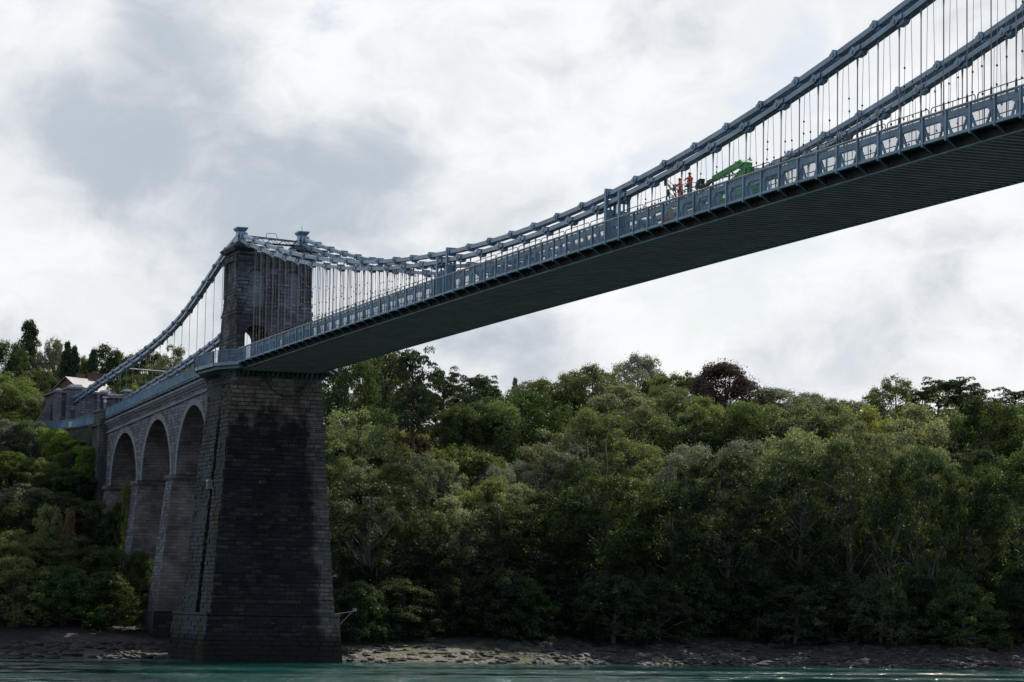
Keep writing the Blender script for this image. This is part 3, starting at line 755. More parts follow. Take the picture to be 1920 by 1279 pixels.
# clouds: noise over the sky direction, slightly squashed towards the horizon
cv = W.comb(dx, dy, W.math('MULTIPLY', dz, 1.5))
wv = W.n('TexNoise'); W.set(wv.inputs['Vector'], cv); wv.inputs['Scale'].default_value = 16; wv.inputs['Detail'].default_value = 2
off = nt.nodes.new('ShaderNodeVectorMath'); off.operation = 'MULTIPLY_ADD'; W.set(off.inputs[0], wv.outputs['Color']); off.inputs[1].default_value = (.055,.055,.055); W.set(off.inputs[2], cv)
n1 = W.noise(off.outputs[0], 5.5, 7, .52); n2 = W.noise(off.outputs[0], 19, 7, .58)
dens = W.math('ADD', W.math('MULTIPLY', n1, .55), W.math('MULTIPLY', n2, .45))
def blob(dirv, a, b):
    vm = nt.nodes.new('ShaderNodeVectorMath'); vm.operation = 'DOT_PRODUCT'; W.set(vm.inputs[0], D); vm.inputs[1].default_value = Vector(dirv).normalized()
    return W.ss(vm.outputs['Value'], math.cos(math.radians(a)), math.cos(math.radians(b)))
dens = W.math('ADD', dens, W.math('MULTIPLY', blob((-0.9633,0.2176,0.1570), 4.6, 0.4), 0.12))
dens = W.math('ADD', dens, W.math('MULTIPLY', blob((-0.9645,0.1964,0.1764), 2.2, 0.2), 0.07))
dens = W.math('ADD', dens, W.math('MULTIPLY', blob((-0.9604,0.2012,0.1928), 2.6, 0.3), 0.05))
dens = W.math('ADD', dens, W.math('MULTIPLY', blob((-0.9495,0.2783,0.1447), 3.4, 0.3), 0.08))
dens = W.math('ADD', dens, W.math('MULTIPLY', blob((-0.9356,0.3127,0.1641), 2.2, 0.2), 0.05))
dens = W.math('ADD', dens, W.math('MULTIPLY', blob((-0.8764,0.4688,0.1103), 2.8, 0.2), 0.09))
dens = W.math('ADD', dens, W.math('MULTIPLY', blob((-0.9213,0.3754,0.1012), 2.6, 0.2), 0.08))
dens = W.math('ADD', dens, W.math('MULTIPLY', blob((-0.9439,0.2490,0.2170), 2.5, 0.2), -0.05))
dens = W.math('ADD', dens, W.math('MULTIPLY', blob((-0.9629,0.1660,0.2129), 2.4, 0.3), -0.1))
dens = W.math('ADD', dens, W.math('MULTIPLY', blob((-0.9762,0.1670,0.1385), 2.6, 0.3), -0.1))
dens = W.math('ADD', dens, W.math('MULTIPLY', blob((-0.8936,0.4006,0.2022), 7, 1.5), -0.1))
dens = W.math('ADD', dens, W.math('MULTIPLY', blob((-0.9347,0.2807,0.2181), 3, 0.3), -0.09))
dens = W.math('ADD', dens, W.math('MULTIPLY', blob((-0.8995,0.4155,0.1348), 3.5, 0.5), -0.08))
dens = W.math('ADD', dens, W.math('MULTIPLY', blob((-0.8570,0.4860,0.1716), 5, 0.5), -0.08))
dens = W.math('ADD', dens, W.math('MULTIPLY', blob((-0.9293,0.3373,0.1502), 2, 0.2), -0.03))
dens = W.math('ADD', dens, W.math('MULTIPLY', blob((-0.9719,0.2107,0.1054), 3, 0.5), -0.07))
shade = W.ss(W.math('ADD', dens, W.math('MULTIPLY', W.math('SUBTRACT', n2, .5), .25)), .36, .72)
n3 = W.noise(off.outputs[0], 42, 6, .6); n4 = W.noise(off.outputs[0], 12, 8, .62)
tex = W.math('ADD', W.math('MULTIPLY', W.ss(n4, .40, .58), .7), W.math('MULTIPLY', n3, .35))
cloud = W.mix(shade, (9.75,9.85,10.0,1), (4.9,5.5,6.2,1))
cloud = W.mix(W.math('MULTIPLY', W.math('SUBTRACT', 1.0, tex), .36), cloud, (6.0,6.55,7.1,1))
cloud = W.mix(W.ss(dz, .35, .9), cloud, (4.3,5.1,6.5,1))
back = W.ss(W.math('ADD', W.math('MULTIPLY', dx, -1), 0.0), .1, -.7)
cloud = W.mix(W.math('MULTIPLY', back, .75), cloud, (3.1,4.4,6.7,1))
gap = W.math('MULTIPLY', W.ss(dens, .36, .26), .6)
col_ = W.mix(gap, cloud, sky.outputs[0])
W.set(bg.inputs[0], col_); bg.inputs[1].default_value = .1

# rocks and weed-covered boulders lying along the tide line
def rock_mesh(mb, c, sx, sy, sz, r, mi=0):
    ring = 7; vs = [(c[0], c[1], c[2]+sz*r.uniform(.8,1.1))]; 
    for lv, (rad, hh) in enumerate(((.6,.75),(1.0,.25),(.95,-.5))):
        for k in range(ring):
            a = 2*PI*(k+.3*lv)/ring; q = rad*r.uniform(.75,1.2); vs.append((c[0]+sx*q*math.cos(a), c[1]+sy*q*math.sin(a), c[2]+sz*hh*r.uniform(.7,1.3)))
    fs = [(0, 1+k, 1+(k+1) % ring) for k in range(ring)]
    for lv in (0, 1):
        for k in range(ring): a = 1+lv*ring+k; b = 1+lv*ring+(k+1) % ring; fs.append((a, a+ring, b+ring, b))
    mb.add(vs, fs, mi)
rr = random.Random(4); mb = MB()
for k in range(3000):
    y = rr.uniform(-45, 125); t_ = -16*rr.random()**1.4 if y > 30 else -10*rr.random()
    if 4 < y < 30 and rr.random() < .72: continue
    if -30 < y < 4 and rr.random() < .55: continue
    x = shore(y)+t_+.6; z = ground_z(x, y); sc_ = rr.uniform(.12,.42)*(1.6 if rr.random() < .06 else 1)
    rock_mesh(mb, (x, y, z+.05), sc_*1.1, sc_*rr.uniform(1.2,2.8), sc_*rr.uniform(.6,1.0), rr)
t = NT('tide_line_rock'); P_ = t.n('NewGeometry').outputs['Position']; x, y, z = t.xyz(P_); n1 = t.noise(P_, 1.3, 5, .7); n2 = t.noise(P_, .3, 3)
c_ = t.mix(t.ss(n1, .35, .7), (.007,.0065,.006), (.034,.027,.022)); c_ = t.mix(t.math('MULTIPLY', t.ss(n2, .5, .6), .7), c_, (.022,.022,.010))
t.bump(n1, .8, .1); tag(mb.build('shore_rocks', t.done(c_, .7, 0, .4)), 'dark weedy rocks scattered along the tide line', None, None, 'stuff')

# ------------------------------------------------------------------ people at work on the bridge
def mat_plain(name, c, rough=.7, var=.12):
    t = NT(name); n = t.noise(t.n('NewGeometry').outputs['Position'], 9, 4)
    return t.done(t.mix(n, tuple(x*(1-var) for x in c), tuple(min(1, x*(1+var)) for x in c)), rough)
M['orange'] = mat_plain('orange_workwear', (.95,.10,.03)); M['skin'] = mat_plain('skin', (.42,.24,.17)); M['boot'] = mat_plain('black_boots', (.02,.02,.02))
M['helmet'] = mat_plain('helmet_shell', (.35,.06,.03), .35); M['harness'] = mat_plain('dark_harness', (.06,.03,.06)); M['green'] = mat_plain('green_lift_paint', (.02,.30,.04), .4)
M['dark'] = mat_plain('dark_machine_parts', (.03,.03,.035), .5); M['tyre'] = mat_plain('tyre_rubber', (.02,.02,.02), .9); M['navy'] = mat_plain('navy_trousers', (.10,.035,.05))
M['yellow'] = mat_plain('yellow_cloth', (.45,.42,.03)); M['white'] = mat_plain('white_panel', (.55,.57,.6), .5); M['red'] = mat_plain('red_ring', (.5,.03,.03), .5)

def person(loc, yaw, arms, label, lower='orange'):
    """one skinned figure: arms = [(elbow, wrist) for left, right] in body space (x right, y forward, z up)"""
    V, E, R, K = [], [], [], []
    def n(p, r, parent=None, k=0):
        V.append(p); R.append(r); K.append(k)
        if parent is not None: E.append((parent, len(V)-1))
        return len(V)-1
    pel = n((0,0,.95), .155); ab = n((0,.0,1.12), .14, pel); ch = n((0,-.01,1.33), .17, ab); nk = n((0,0,1.50), .062, ch)
    h0 = n((0,.015,1.58), .078, nk); h1 = n((0,.02,1.67), .098, h0); n((0,.01,1.75), .07, h1); n((0,.11,1.635), .022, h1)
    for s, (e, w_) in zip((-1, 1), arms):
        hp = n((s*.10,0,.90), .105, pel); kn = n((s*.12,.03,.50), .072, hp); an = n((s*.13,0,.10), .052, kn)
        he = n((s*.13,-.03,.05), .045, an); n((s*.14,.19,.035), .04, an)
        sh = n((s*.19,-.01,1.43), .072, ch); el_ = n(e, .052, sh); wr = n(w_, .034, el_)
        d = (Vector(w_)-Vector(e)).normalized(); side = d.cross(Vector((0,0,1))); side = side.normalized() if side.length > .01 else Vector((1,0,0)); up = side.cross(d)
        pm = Vector(w_)+d*.08; pi = n(tuple(pm), .036, wr)
        for q, ln in ((-1.5,.06),(-.5,.075),(.5,.07),(1.5,.055)):
            b = pm+side*q*.019+d*.03; m = b+d*ln*.5; c = m+d*ln*.35-up*.025
            i1 = n(tuple(b), .010, pi); i2 = n(tuple(m), .009, i1); n(tuple(c), .008, i2)
        th = n(tuple(Vector(w_)+d*.04-side*.035), .011, wr); n(tuple(Vector(w_)+d*.085-side*.055-up*.02), .009, th)
    me = bpy.data.meshes.new('tmp'); me.from_pydata(V, E, []); o = bpy.data.objects.new('tmp', me); col.objects.link(o)
    md = o.modifiers.new('s', 'SKIN')
    for i, sv in enumerate(me.skin_vertices[0].data): sv.radius = (R[i], R[i]*(.78 if i in (0,1,2) else 1)); sv.use_root = (i == 0)
    md2 = o.modifiers.new('b', 'SUBSURF'); md2.levels = 1
    dg = bpy.context.evaluated_depsgraph_get(); m2 = bpy.data.meshes.new_from_object(o.evaluated_get(dg)); bpy.data.objects.remove(o)
    for m in (M['orange'], M['skin'], M['boot'], M['navy' if lower != 'orange' else 'orange']): m2.materials.append(m)
    hands = [Vector(w_) for e, w_ in arms]
    for p in m2.polygons:
        c = p.center; k = 0
        if c.z < .17: k = 2
        elif c.z < .93: k = 3
        elif c.z > 1.52: k = 1
        if c.z > .4 and any((c-h).length < .17 and (c-h).length < 1 and abs(c.x) > .05 for h in hands) and k != 3: k = 1
        p.material_index = k; p.use_smooth = True
    root = empty('person', loc, label, 'person'); root.rotation_euler = (0,0,yaw)
    m2.name = 'body'; b = link('body', m2, root, (0,0,0))
    h = MB(); h.tube([(0,.01,1.70),(0,.01,1.72),(0,.01,1.79),(0,.0,1.835),(0,0,1.845)], [.135,.128,.118,.07,.02], 12); h.box(-.07, .07, .10, .18, 1.695, 1.71)
    h.build('hard_hat', M['helmet'], root, (0,0,0), True)
    h = MB()
    h.tube([(.16*math.cos(a), .135*math.sin(a), .99) for a in [2*PI*k/12 for k in range(13)]], .035, 6)
    for s in (-1, 1): h.tube([(s*.12,.13,1.0),(s*.11,.165,1.25),(s*.10,.05,1.48),(s*.10,-.13,1.40),(s*.08,-.15,1.0)], .018, 5)
    h.box(-.26, -.17, -.08, .08, .80, 1.0); h.build('harness', M['harness'], root, (0,0,0))
    return root
FL = .68
person((113.3,-1.8,FL), 2.2, [((-.30,.12,1.22),(-.26,.36,1.30)), ((.34,.02,1.22),(.30,.06,.98))], 'worker in orange overalls and hard hat standing at the left end of the lift basket')
person((115.1,-1.9,.80), 1.65, [((-.28,.22,1.30),(-.18,.50,1.34)), ((.28,.22,1.28),(.17,.50,1.30))], 'worker in orange jacket and dark trousers reaching towards the chain, nearer the green boom', 'navy')
# the tool bag hanging by the first worker
b = MB(); b.hexa([(112.42,-2.02,1.75),(112.62,-2.02,1.70),(112.62,-1.86,1.70),(112.42,-1.86,1.75),(112.62,-2.0,2.15),(112.95,-2.0,2.12),(112.95,-1.88,2.12),(112.62,-1.88,2.15)])
o = b.build('rolled_sheet', M['harness']); tag(o, 'dark rolled sheet sticking out behind the left-hand worker in orange', 'sheet')
# yellow sack and orange bag on the footway behind the railing
b = MB(); b.tube([(117.7,-4.45,-1.38),(117.7,-4.45,-1.2),(117.72,-4.45,-.8),(117.7,-4.45,-.45),(117.7,-4.45,-.30)], [.2,.24,.2,.15,.06], 8)
tag(b.build('sack', M['yellow'], None, None, True), 'yellow sack standing on the footway behind the railing below the workers', 'sack')
b = MB(); b.tube([(118.0,-4.9,-1.37),(118.0,-4.9,-1.25),(118.0,-4.9,-1.05),(118.0,-4.9,-.98)], [.13,.18,.15,.05], 8)
tag(b.build('bag', M['orange'], None, None, True), 'orange bag on the footway beside the yellow sack', 'bag')

# ------------------------------------------------------------------ articulated boom lift
lift = empty('boom_lift', (120.5,-.8,-1.4), 'green articulated boom lift standing on the bridge carriageway with its basket raised', 'boom lift')
b = MB(); b.box(118.3, 121.5, -1.75, .15, -.95, -.35); b.box(118.6, 121.2, -1.55, -.05, -.345, .15); b.box(120.6, 122.2, -1.5, -.1, -.30, .55)
b.hexa([(121.2,-1.5,.16),(122.4,-1.5,.3),(122.4,-.1,.3),(121.2,-.1,.16),(121.4,-1.4,.8),(122.3,-1.4,.8),(122.3,-.2,.8),(121.4,-.2,.8)])
b.build('chassis', M['green'], lift)
for x in (118.9, 121.1):
    for y in (-1.85, .25):
        wb = MB(); wb.disc((x,y,-.98), .41, 'y', .3, 16); wh = wb.build('wheel', M['tyre'], lift)
        wb = MB(); wb.disc((x,y+(-.16 if y < -1 else .16),-.98), .2, 'y', .03, 12); wb.build('rim', M['green'], wh, (0,0,0))
b = MB()
b.bar((117.4,-.8,.95), (121.9,-.8,1.9), .32, .36); b.bar((118.2,-.8,.35), (117.4,-.8,1.05), .3, .34)
b.bar((121.9,-.8,1.2), (122.1,-.8,2.05), .42, .5); b.build('lower_boom', M['green'], lift)
b = MB()
b.bar((122.0,-.8,2.1), (120.2,-.82,2.42), .42, .46); b.bar((120.3,-.82,2.40), (117.0,-1.0,1.95), .3, .34); b.bar((117.4,-.98,1.92), (116.2,-1.1,1.82), .2, .22)
b.prism([(120.5,2.56),(121.2,2.62),(121.7,2.3),(120.6,2.1)], 'y', -1.08, -.56); b.build('upper_boom', M['green'], lift)
b = MB(); b.bar((116.5,-1.1,1.85), (116.1,-1.5,1.1), .12, .14); b.bar((116.8,-1.1,1.75), (116.4,-1.5,1.15), .08, .1); b.bar((116.2,-1.5,.85),(116.2,-1.5,1.5), .2, .2, up=(1,0,0)); b.build('jib', M['dark'], lift)
b = MB(); b.tube([(120.6,-.8,2.15),(121.9,-.8,1.6)], .07, 8); b.tube([(118.4,-.8,.7),(119.6,-.8,1.5)], .08, 8); b.tube([(117.3,-.8,1.95),(119.2,-.6,1.9),(121.4,-.6,2.25)], .04, 6); b.build('hydraulic_ram', M['steel'], lift)
b = MB(); bx0, bx1, by0, by1, bz = 112.7, 116.0, -2.35, -1.3, FL
b.box(bx0, bx1, by0, by1, bz-.07, bz-.01)
for z in (.55, 1.1):
    for p, q in (((bx0,by0),(bx1,by0)), ((bx1,by0),(bx1,by1)), ((bx1,by1),(bx0,by1)), ((bx0,by1),(bx0,by0))): b.tube([(*p, bz+z), (*q, bz+z)], .024, 5)
for x in (bx0, (bx0*2+bx1)/3, (bx0+2*bx1)/3, bx1):
    for y in (by0, by1): b.tube([(x,y,bz-.05),(x,y,bz+1.1)], .024, 5)
b.build('basket', M['steel'], lift)
b = MB(); b.hexa([(115.6,-1.75,bz+.75),(116.2,-1.75,bz+.75),(116.2,-1.35,bz+.75),(115.6,-1.35,bz+.75),(115.75,-1.75,bz+1.2),(116.35,-1.75,bz+1.35),(116.35,-1.35,bz+1.35),(115.75,-1.35,bz+1.2)])
b.build('control_box', M['dark'], lift)
b = MB(); b.bar((121.4,-.6,2.62),(121.9,-.6,2.5), .1, .1); b.build('work_lamp', M['white'], lift)
# chain hoist and slings between basket and chain
hz = zch(114.2, 1)-.3
b = MB()
for x0, x1, z1 in ((114.1,114.35,1.0), (114.3,114.0,1.2), (114.6,114.5,1.4), (113.9,113.4,1.6)): b.tube([(x0,-3.3,hz),((x0+x1)/2+.1,-2.9,(hz+z1)/2),(x1,-2.5,z1)], .022, 5)
b.tube([(114.2,-3.3,hz+.1),(114.2,-3.3,hz-.3)], .11, 8); b.tube([(114.0,-3.0,hz-.5),(113.9,-2.95,hz-1.0)], .08, 8)
tag(b.build('chain_hoist', M['clamp']), 'dark chain hoist and slings hanging from the bridge chain above the workers', 'hoist')

# ------------------------------------------------------------------ road, retaining wall and fence on the left bank
ry = [(-66,-4.6),(-73.1,-4.9),(-78.9,-5.5),(-84,-6.6),(-88.5,-8.6),(-92.5,-11.9),(-96,-16),(-99,-22),(-101,-32)]
mb = MB()
for (xa, ya), (xb_, yb_) in zip(ry[:-1], ry[1:]):
    zb = -22; mb.hexa([(xa,ya-.25,zb),(xb_,yb_-.25,zb),(xb_,yb_+.45,zb),(xa,ya+.45,zb),(xa,ya-.1,-4.05),(xb_,yb_-.1,-4.05),(xb_,yb_+.4,-4.05),(xa,ya+.4,-4.05)])
    mb.hexa([(xa,ya-.22,-4.048),(xb_,yb_-.22,-4.048),(xb_,yb_+.45,-4.048),(xa,ya+.45,-4.048),(xa,ya-.22,-3.82),(xb_,yb_-.22,-3.82),(xb_,yb_+.45,-3.82),(xa,ya+.45,-3.82)])
tag(mb.build('retaining_wall', M['wall']), 'dark streaked stone retaining wall curving left from the viaduct abutment', 'wall')
rf = empty('road_fence', (-66,-4.5,-3.82), 'pale blue barred metal fence on top of the curved retaining wall', 'fence')
mb = MB(); mp = MB()
for (xa, ya), (xb_, yb_) in zip(ry[:-1], ry[1:]):
    L_ = math.hypot(xb_-xa, yb_-ya); n_ = max(1, int(L_/.12))
    mb.bar((xa,ya+.1,-2.62), (xb_,yb_+.1,-2.62), .09, .07); mb.bar((xa,ya+.1,-3.7), (xb_,yb_+.1,-3.7), .05, .05)
    for k in range(n_):
        t_ = (k+.5)/n_; x, y = xa+(xb_-xa)*t_, ya+(yb_-ya)*t_+.1; (mp if k % 18 else mb).box(x-.022, x+.022, y-.02, y+.02, -3.8, -2.64)
mb.build('fence_rail', M['steel'], rf); mp.build('fence_bars', M['blue'], rf)
mb = MB()
for k in range(len(ry)-1):
    (xa, ya), (xb_, yb_) = ry[k], ry[k+1]
    mb.hexa([(xa,ya+.5,-4.3),(xb_,yb_+.5,-4.3),(xb_-(.2 if k < 4 else 6),yb_+9,-4.3),(xa-(.2 if k < 5 else 6),ya+9,-4.3),(xa,ya+.5,-3.9),(xb_,yb_+.5,-3.9),(xb_-(.2 if k < 4 else 6),yb_+9,-3.9),(xa-(.2 if k < 5 else 6),ya+9,-3.9)])
tag(mb.build('road', M['asphalt']), kind='structure')
b = MB(); b.prism([(-80.9,-3.75),(-79.1,-3.75),(-79.1,-3.25),(-80,-2.95),(-80.9,-3.25)], 'y', -5.93, -5.88)
tag(b.build('notice_board', M['white']), 'pale blank five-sided board fixed to the barred fence on the retaining wall', 'board')
sg = empty('speed_sign', (-66.5,-3.9,-3.9), 'round red-ringed road sign under a pale plate, on a post by the abutment', 'road sign')
b = MB(); b.tube([(-66.5,-3.9,-3.9),(-66.5,-3.9,-.35)], .045, 8); b.build('post', M['steel'], sg)
b = MB(); b.disc((-66.44,-3.9,-.95), .31, 'x', .03, 20); b.build('red_ring', M['red'], sg)
b = MB(); b.disc((-66.42,-3.9,-.95), .22, 'x', .03, 20); b.build('white_disc', M['white'], sg)
b = MB(); b.box(-66.47, -66.44, -4.27, -3.53, -.50, -.34); b.build('top_plate', M['white'], sg)

# ------------------------------------------------------------------ anchorage building
ab = empty('anchorage_house', (-90,-1,-4.2), 'grey stone anchorage building where the near bridge chain enters, with pilasters and parapets', 'building')
b = MB()
b.box(-99, -90.0, -6.1, 4.6, -4.6, 1.75)
b.box(-97, -89.6, -4.3, -2.4, -4.6, 2.35)
bw = b.build('wall', M['build'], ab)
b = MB()
for y0, y1, z in ((-6.3,-5.35,1.9),(-4.75,-4.2,2.2),(-2.55,-2.05,2.2),(-.35,.15,2.0),(.55,1.15,2.0),(3.5,4.75,2.3)): b.frus((-90.1,-89.45,y0,y1), -4.6, (-90.1,-89.5,y0+.03,y1-.03), z)
b.build('pilaster', M['build'], bw, (0,0,0))
b = MB()
for y0, y1, z in ((-6.45,-4.7,1.76),(-2.3,1.2,1.76),(1.25,4.85,1.3)): b.box(-99.2, -89.35, y0, y1, z, z+.22)
b.box(-97.2, -89.25, -4.7, -2.0, 2.36, 2.6)
for y0, y1, z in ((-6.3,-5.3,2.0),(-4.4,-2.3,2.62),(.2,1.3,2.0),(3.4,4.8,2.32)): b.frus((-92,-89.3,y0,y1), z, (-91.6,-89.7,y0+.3,y1-.3), z+.38)
b.build('parapet', M['trim'], bw, (0,0,0))
b = MB(); b.hexa([(-98,1.3,1.52),(-90.6,1.3,1.52),(-90.6,4.4,1.52),(-98,4.4,1.52),(-95,1.3,2.2),(-93.5,1.3,2.2),(-93.5,4.4,2.2),(-95,4.4,2.2)]); b.build('roof', M['wall'], ab)
for y0, y1, z0, z1 in ((-5.35,-4.75,-1.7,.7),(-4.0,-3.35,-3.2,-.6)):
    b = MB(); b.box(-90.02, -89.97 if y0 < -4.5 else -89.57, y0, y1, z0, z1); wn = b.build('window', M['dark'], ab)
    b = MB(); b.box(-89.98 if y0 < -4.5 else -89.62, -89.9 if y0 < -4.5 else -89.5, y0-.12, y1+.12, z1, z1+.16); b.box(-89.98 if y0 < -4.5 else -89.62, -89.9 if y0 < -4.5 else -89.5, y0-.12, y1+.12, z0-.14, z0); b.build('sill', M['trim'], wn, (0,0,0))
b = MB(); b.box(-90.02, -89.94, -2.5+.2, -1.5+.15, -3.9, -1.35); dr = b.build('door', M['blue'], ab)
b = MB(); b.disc((-89.92,-1.85,-2.6), .09, 'x', .04, 8); b.build('handle', M['white'], dr, (0,0,0))
b = MB(); b.box(-90.0, -89.93, -2.45, -1.2, -1.34, -1.1); b.build('lintel', M['trim'], dr, (0,0,0))
# sloping wing wall to its left
b = MB(); b.prism([(-8.9,-4.4),(-6.32,-4.4),(-6.32,.4),(-6.7,.2),(-8.9,-3.2)], 'x', -93.2, -92.4)
tag(b.build('wing_wall', M['build']), 'pale sloping wing wall left of the anchorage building', 'wall')
# red brick house behind
hs = empty('brick_house', (-114,2,-3), 'red brick house with pale slate roof and chimneys behind the anchorage building', 'house')
c, s_ = math.cos(math.radians(38)), math.sin(math.radians(38))
def HR(u, v_, z): return (-113+u*c+v_*s_*1.0*-1, 1.0+u*s_+v_*c, z)      # u along gable normal to the left-front, v along the ridge to the right
def H(mb, pts, z=None, mi=0): pass
def rotm(mb, ang, cx, cy):
    ca, sa = math.cos(ang), math.sin(ang); mb.v = [(cx+p[0]*ca-p[1]*sa, cy+p[0]*sa+p[1]*ca, p[2]) for p in mb.v]; return mb
ANG = math.radians(35); HC = (-116.1, 1.66)
b = MB(); b.box(-2.9, 2.9, -1.9, 5.8, -4, 4.0); b.prism([(-2.9,4.001),(2.9,4.001),(0,6.0)], 'y', -1.9, 5.8); rotm(b, ANG, *HC); hw = b.build('wall', M['redbrick'], hs)
b = MB(); b.prism([(0,6.05),(3.2,3.86),(3.2,4.02),(0,6.22)], 'y', -2.2, 6.0); b.prism([(0,6.05),(-3.2,3.86),(-3.2,4.02),(0,6.22)], 'y', -2.2, 6.0); rotm(b, ANG, *HC); rf_ = b.build('roof', M['slate'], hs)
b = MB(); b.box(-1.2, -.1, 1.4, 2.3, 4.5, 6.9); b.box(-1.4, .3, 4.0, 5.6, 4.2, 7.1); b.box(-1.5, .4, 3.9, 5.7, 7.1, 7.25)
for y in (4.5, 5.0, 5.4): b.tube([(-.6,y,7.25),(-.6,y,7.6)], .11, 8)
rotm(b, ANG, *HC); b.build('chimney', M['redbrick'], rf_, (0,0,0))

# ------------------------------------------------------------------ small things by the pier
mk = empty('navigation_arm', (6.2,7.2,-28.3), 'pale steel arm with small box braced off the foot of the stone pier', 'bracket arm')
b = MB(); b.bar((5.9,6.9,-28.28), (5.2,9.35,-27.95), .06, .07); b.bar((6.2,7.35,-29.4), (5.4,8.9,-28.05), .045, .05); b.build('arm', M['rod'], mk)
b = MB(); b.box(5.0, 5.3, 9.1, 9.5, -28.0, -27.65); b.build('lamp_box', M['rod'], mk)

# ------------------------------------------------------------------ trees
def leafmat(name, c1, c2, trans=.35, tint=.35):
    t = NT(name); t.t.nodes.remove(t.b)
    g = t.n('NewGeometry'); oi = t.n('ObjectInfo'); P_ = oi.outputs['Location']
    isl = g.outputs['Random Per Island']
    big = t.noise(g.outputs['Position'], .45, 3)
    f = t.math('ADD', t.math('MULTIPLY', isl, .55), t.math('MULTIPLY', big, .45))
    c = t.mix(t.ss(f, .2, .8), c1, c2)
    hs = t.n('HueSaturation'); t.set(hs.inputs['Color'], c)
    rnd = oi.outputs['Random']
    t.set(hs.inputs['Hue'], t.math('ADD', .5, t.math('MULTIPLY', t.math('SUBTRACT', rnd, .5), .05*tint/.35)))
    t.set(hs.inputs['Value'], t.math('ADD', .90, t.math('MULTIPLY', t.math('FRACT', t.math('MULTIPLY', rnd, 7.3)), .65)))
    t.set(hs.inputs['Saturation'], t.math('ADD', .74, t.math('MULTIPLY', t.math('FRACT', t.math('MULTIPLY', rnd, 3.1)), .3)))
    d = t.n('BsdfDiffuse'); tr = t.n('BsdfTranslucent'); gl = t.n('BsdfGlossy'); gl.inputs['Roughness'].default_value = .45
    t.set(d.inputs[0], hs.outputs[0]); t.set(tr.inputs[0], t.mix(.35, hs.outputs[0], (.17,.23,.02,1)))
    m1 = t.n('MixShader'); m1.inputs[0].default_value = trans; t.t.links.new(d.outputs[0], m1.inputs[1]); t.t.links.new(tr.outputs[0], m1.inputs[2])
    m2 = t.n('MixShader'); m2.inputs[0].default_value = .025; t.t.links.new(m1.outputs[0], m2.inputs[1]); t.t.links.new(gl.outputs[0], m2.inputs[2])
    gl.inputs['Color'].default_value = (.6,.6,.6,1)
    t.t.links.new(m2.outputs[0], t.out.inputs[0]); return t.m
LM = {
 'deep':  leafmat('deep_shade_leaves', (.010,.022,.010), (.024,.046,.017)),  # shade low on the bank is put into this leaf colour
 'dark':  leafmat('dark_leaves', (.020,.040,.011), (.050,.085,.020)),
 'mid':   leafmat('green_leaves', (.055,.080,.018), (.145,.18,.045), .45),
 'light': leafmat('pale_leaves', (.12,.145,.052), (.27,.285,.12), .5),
 'yellow':leafmat('yellowing_leaves', (.14,.16,.02), (.30,.28,.04), .5),
 'grey':  leafmat('grey_green_leaves', (.08,.094,.058), (.21,.22,.15), .4),
 'copper':leafmat('copper_leaves', (.045,.018,.016), (.10,.045,.04), .2, .1),
 'pine':  leafmat('pine_needles', (.016,.034,.013), (.042,.070,.026), .15),
 'fresh': leafmat('bright_ivy_leaves', (.08,.14,.014), (.19,.27,.035), .5),
 'rust':  leafmat('rusty_leaves', (.10,.05,.02), (.16,.10,.04)),
}
t = NT('bark'); n_ = t.noise(t.scaled(t.n('NewGeometry').outputs['Position'], (1,1,.3)), 6, 5, .7)
M['bark'] = t.done(t.mix(n_, (.05,.045,.038), (.17,.155,.13)), .9); M['barkred'] = mat_plain('reddish_pine_bark', (.10,.055,.04), .9, .4)
M['barkpale'] = mat_plain('pale_dead_bark', (.22,.20,.17), .9, .4)

def leaf_mesh(name, centres, normals, sizes, r):
    """one small bent leaf-spray (a rhombus) per centre, all in one mesh"""
    n = len(centres)
    a = r.normal(size=(n,3)); a -= normals*np.sum(a*normals, 1)[:,None]; a /= np.linalg.norm(a, axis=1)[:,None]+1e-9
    b = np.cross(normals, a); L = sizes[:,None]; Wd = L*r.uniform(.45,.8,(n,1))
    droop = np.array([0,0,-1.])*L*.12
    v = np.stack([centres-a*L*.5+droop, centres+b*Wd*.5, centres+a*L*.5+droop, centres-b*Wd*.5], 1).reshape(-1,3)
    me = bpy.data.meshes.new(name); me.vertices.add(4*n); me.vertices.foreach_set('co', v.ravel())
    me.loops.add(4*n); me.loops.foreach_set('vertex_index', np.arange(4*n)); me.polygons.add(n)
    me.polygons.foreach_set('loop_start', np.arange(0,4*n,4)); me.polygons.foreach_set('loop_total', np.full(n,4))
    me.update(calc_edges=True); return me
def clump_leaves(cs, rs, n_each, r, flat=.8, size=(.22,.42), up=.55):
    C, N, S = [], [], []
    for c, rad, n in zip(cs, rs, n_each):
        d = r.normal(size=(n,3)); d /= np.linalg.norm(d, axis=1)[:,None]
        d[:,2] = np.where(d[:,2] < -.45, -d[:,2]*.7, d[:,2])
        rr = rad*r.uniform(.35,1.08,(n,1))**.5
        C.append(c + d*rr*np.array([1,1,flat])); nn = d*.7+r.normal(size=(n,3))*.55+np.array([0,0,up]); nn /= np.linalg.norm(nn, axis=1)[:,None]
        N.append(nn); S.append(r.uniform(*size, n))
    return np.concatenate(C), np.concatenate(N), np.concatenate(S)
def limb(mb, p, q, r0, r1, r, n=5, sag=.06):
    p = np.array(p, float); q = np.array(q, float); L = np.linalg.norm(q-p); pts = []
    for k in range(5):
        f = k/4; w = p+(q-p)*f+r.normal(size=3)*L*.045*(0 < k < 4); w[2] += L*sag*math.sin(PI*f); pts.append(tuple(w))
    mb.tube(pts, [r0+(r1-r0)*k/4 for k in range(5)], n)

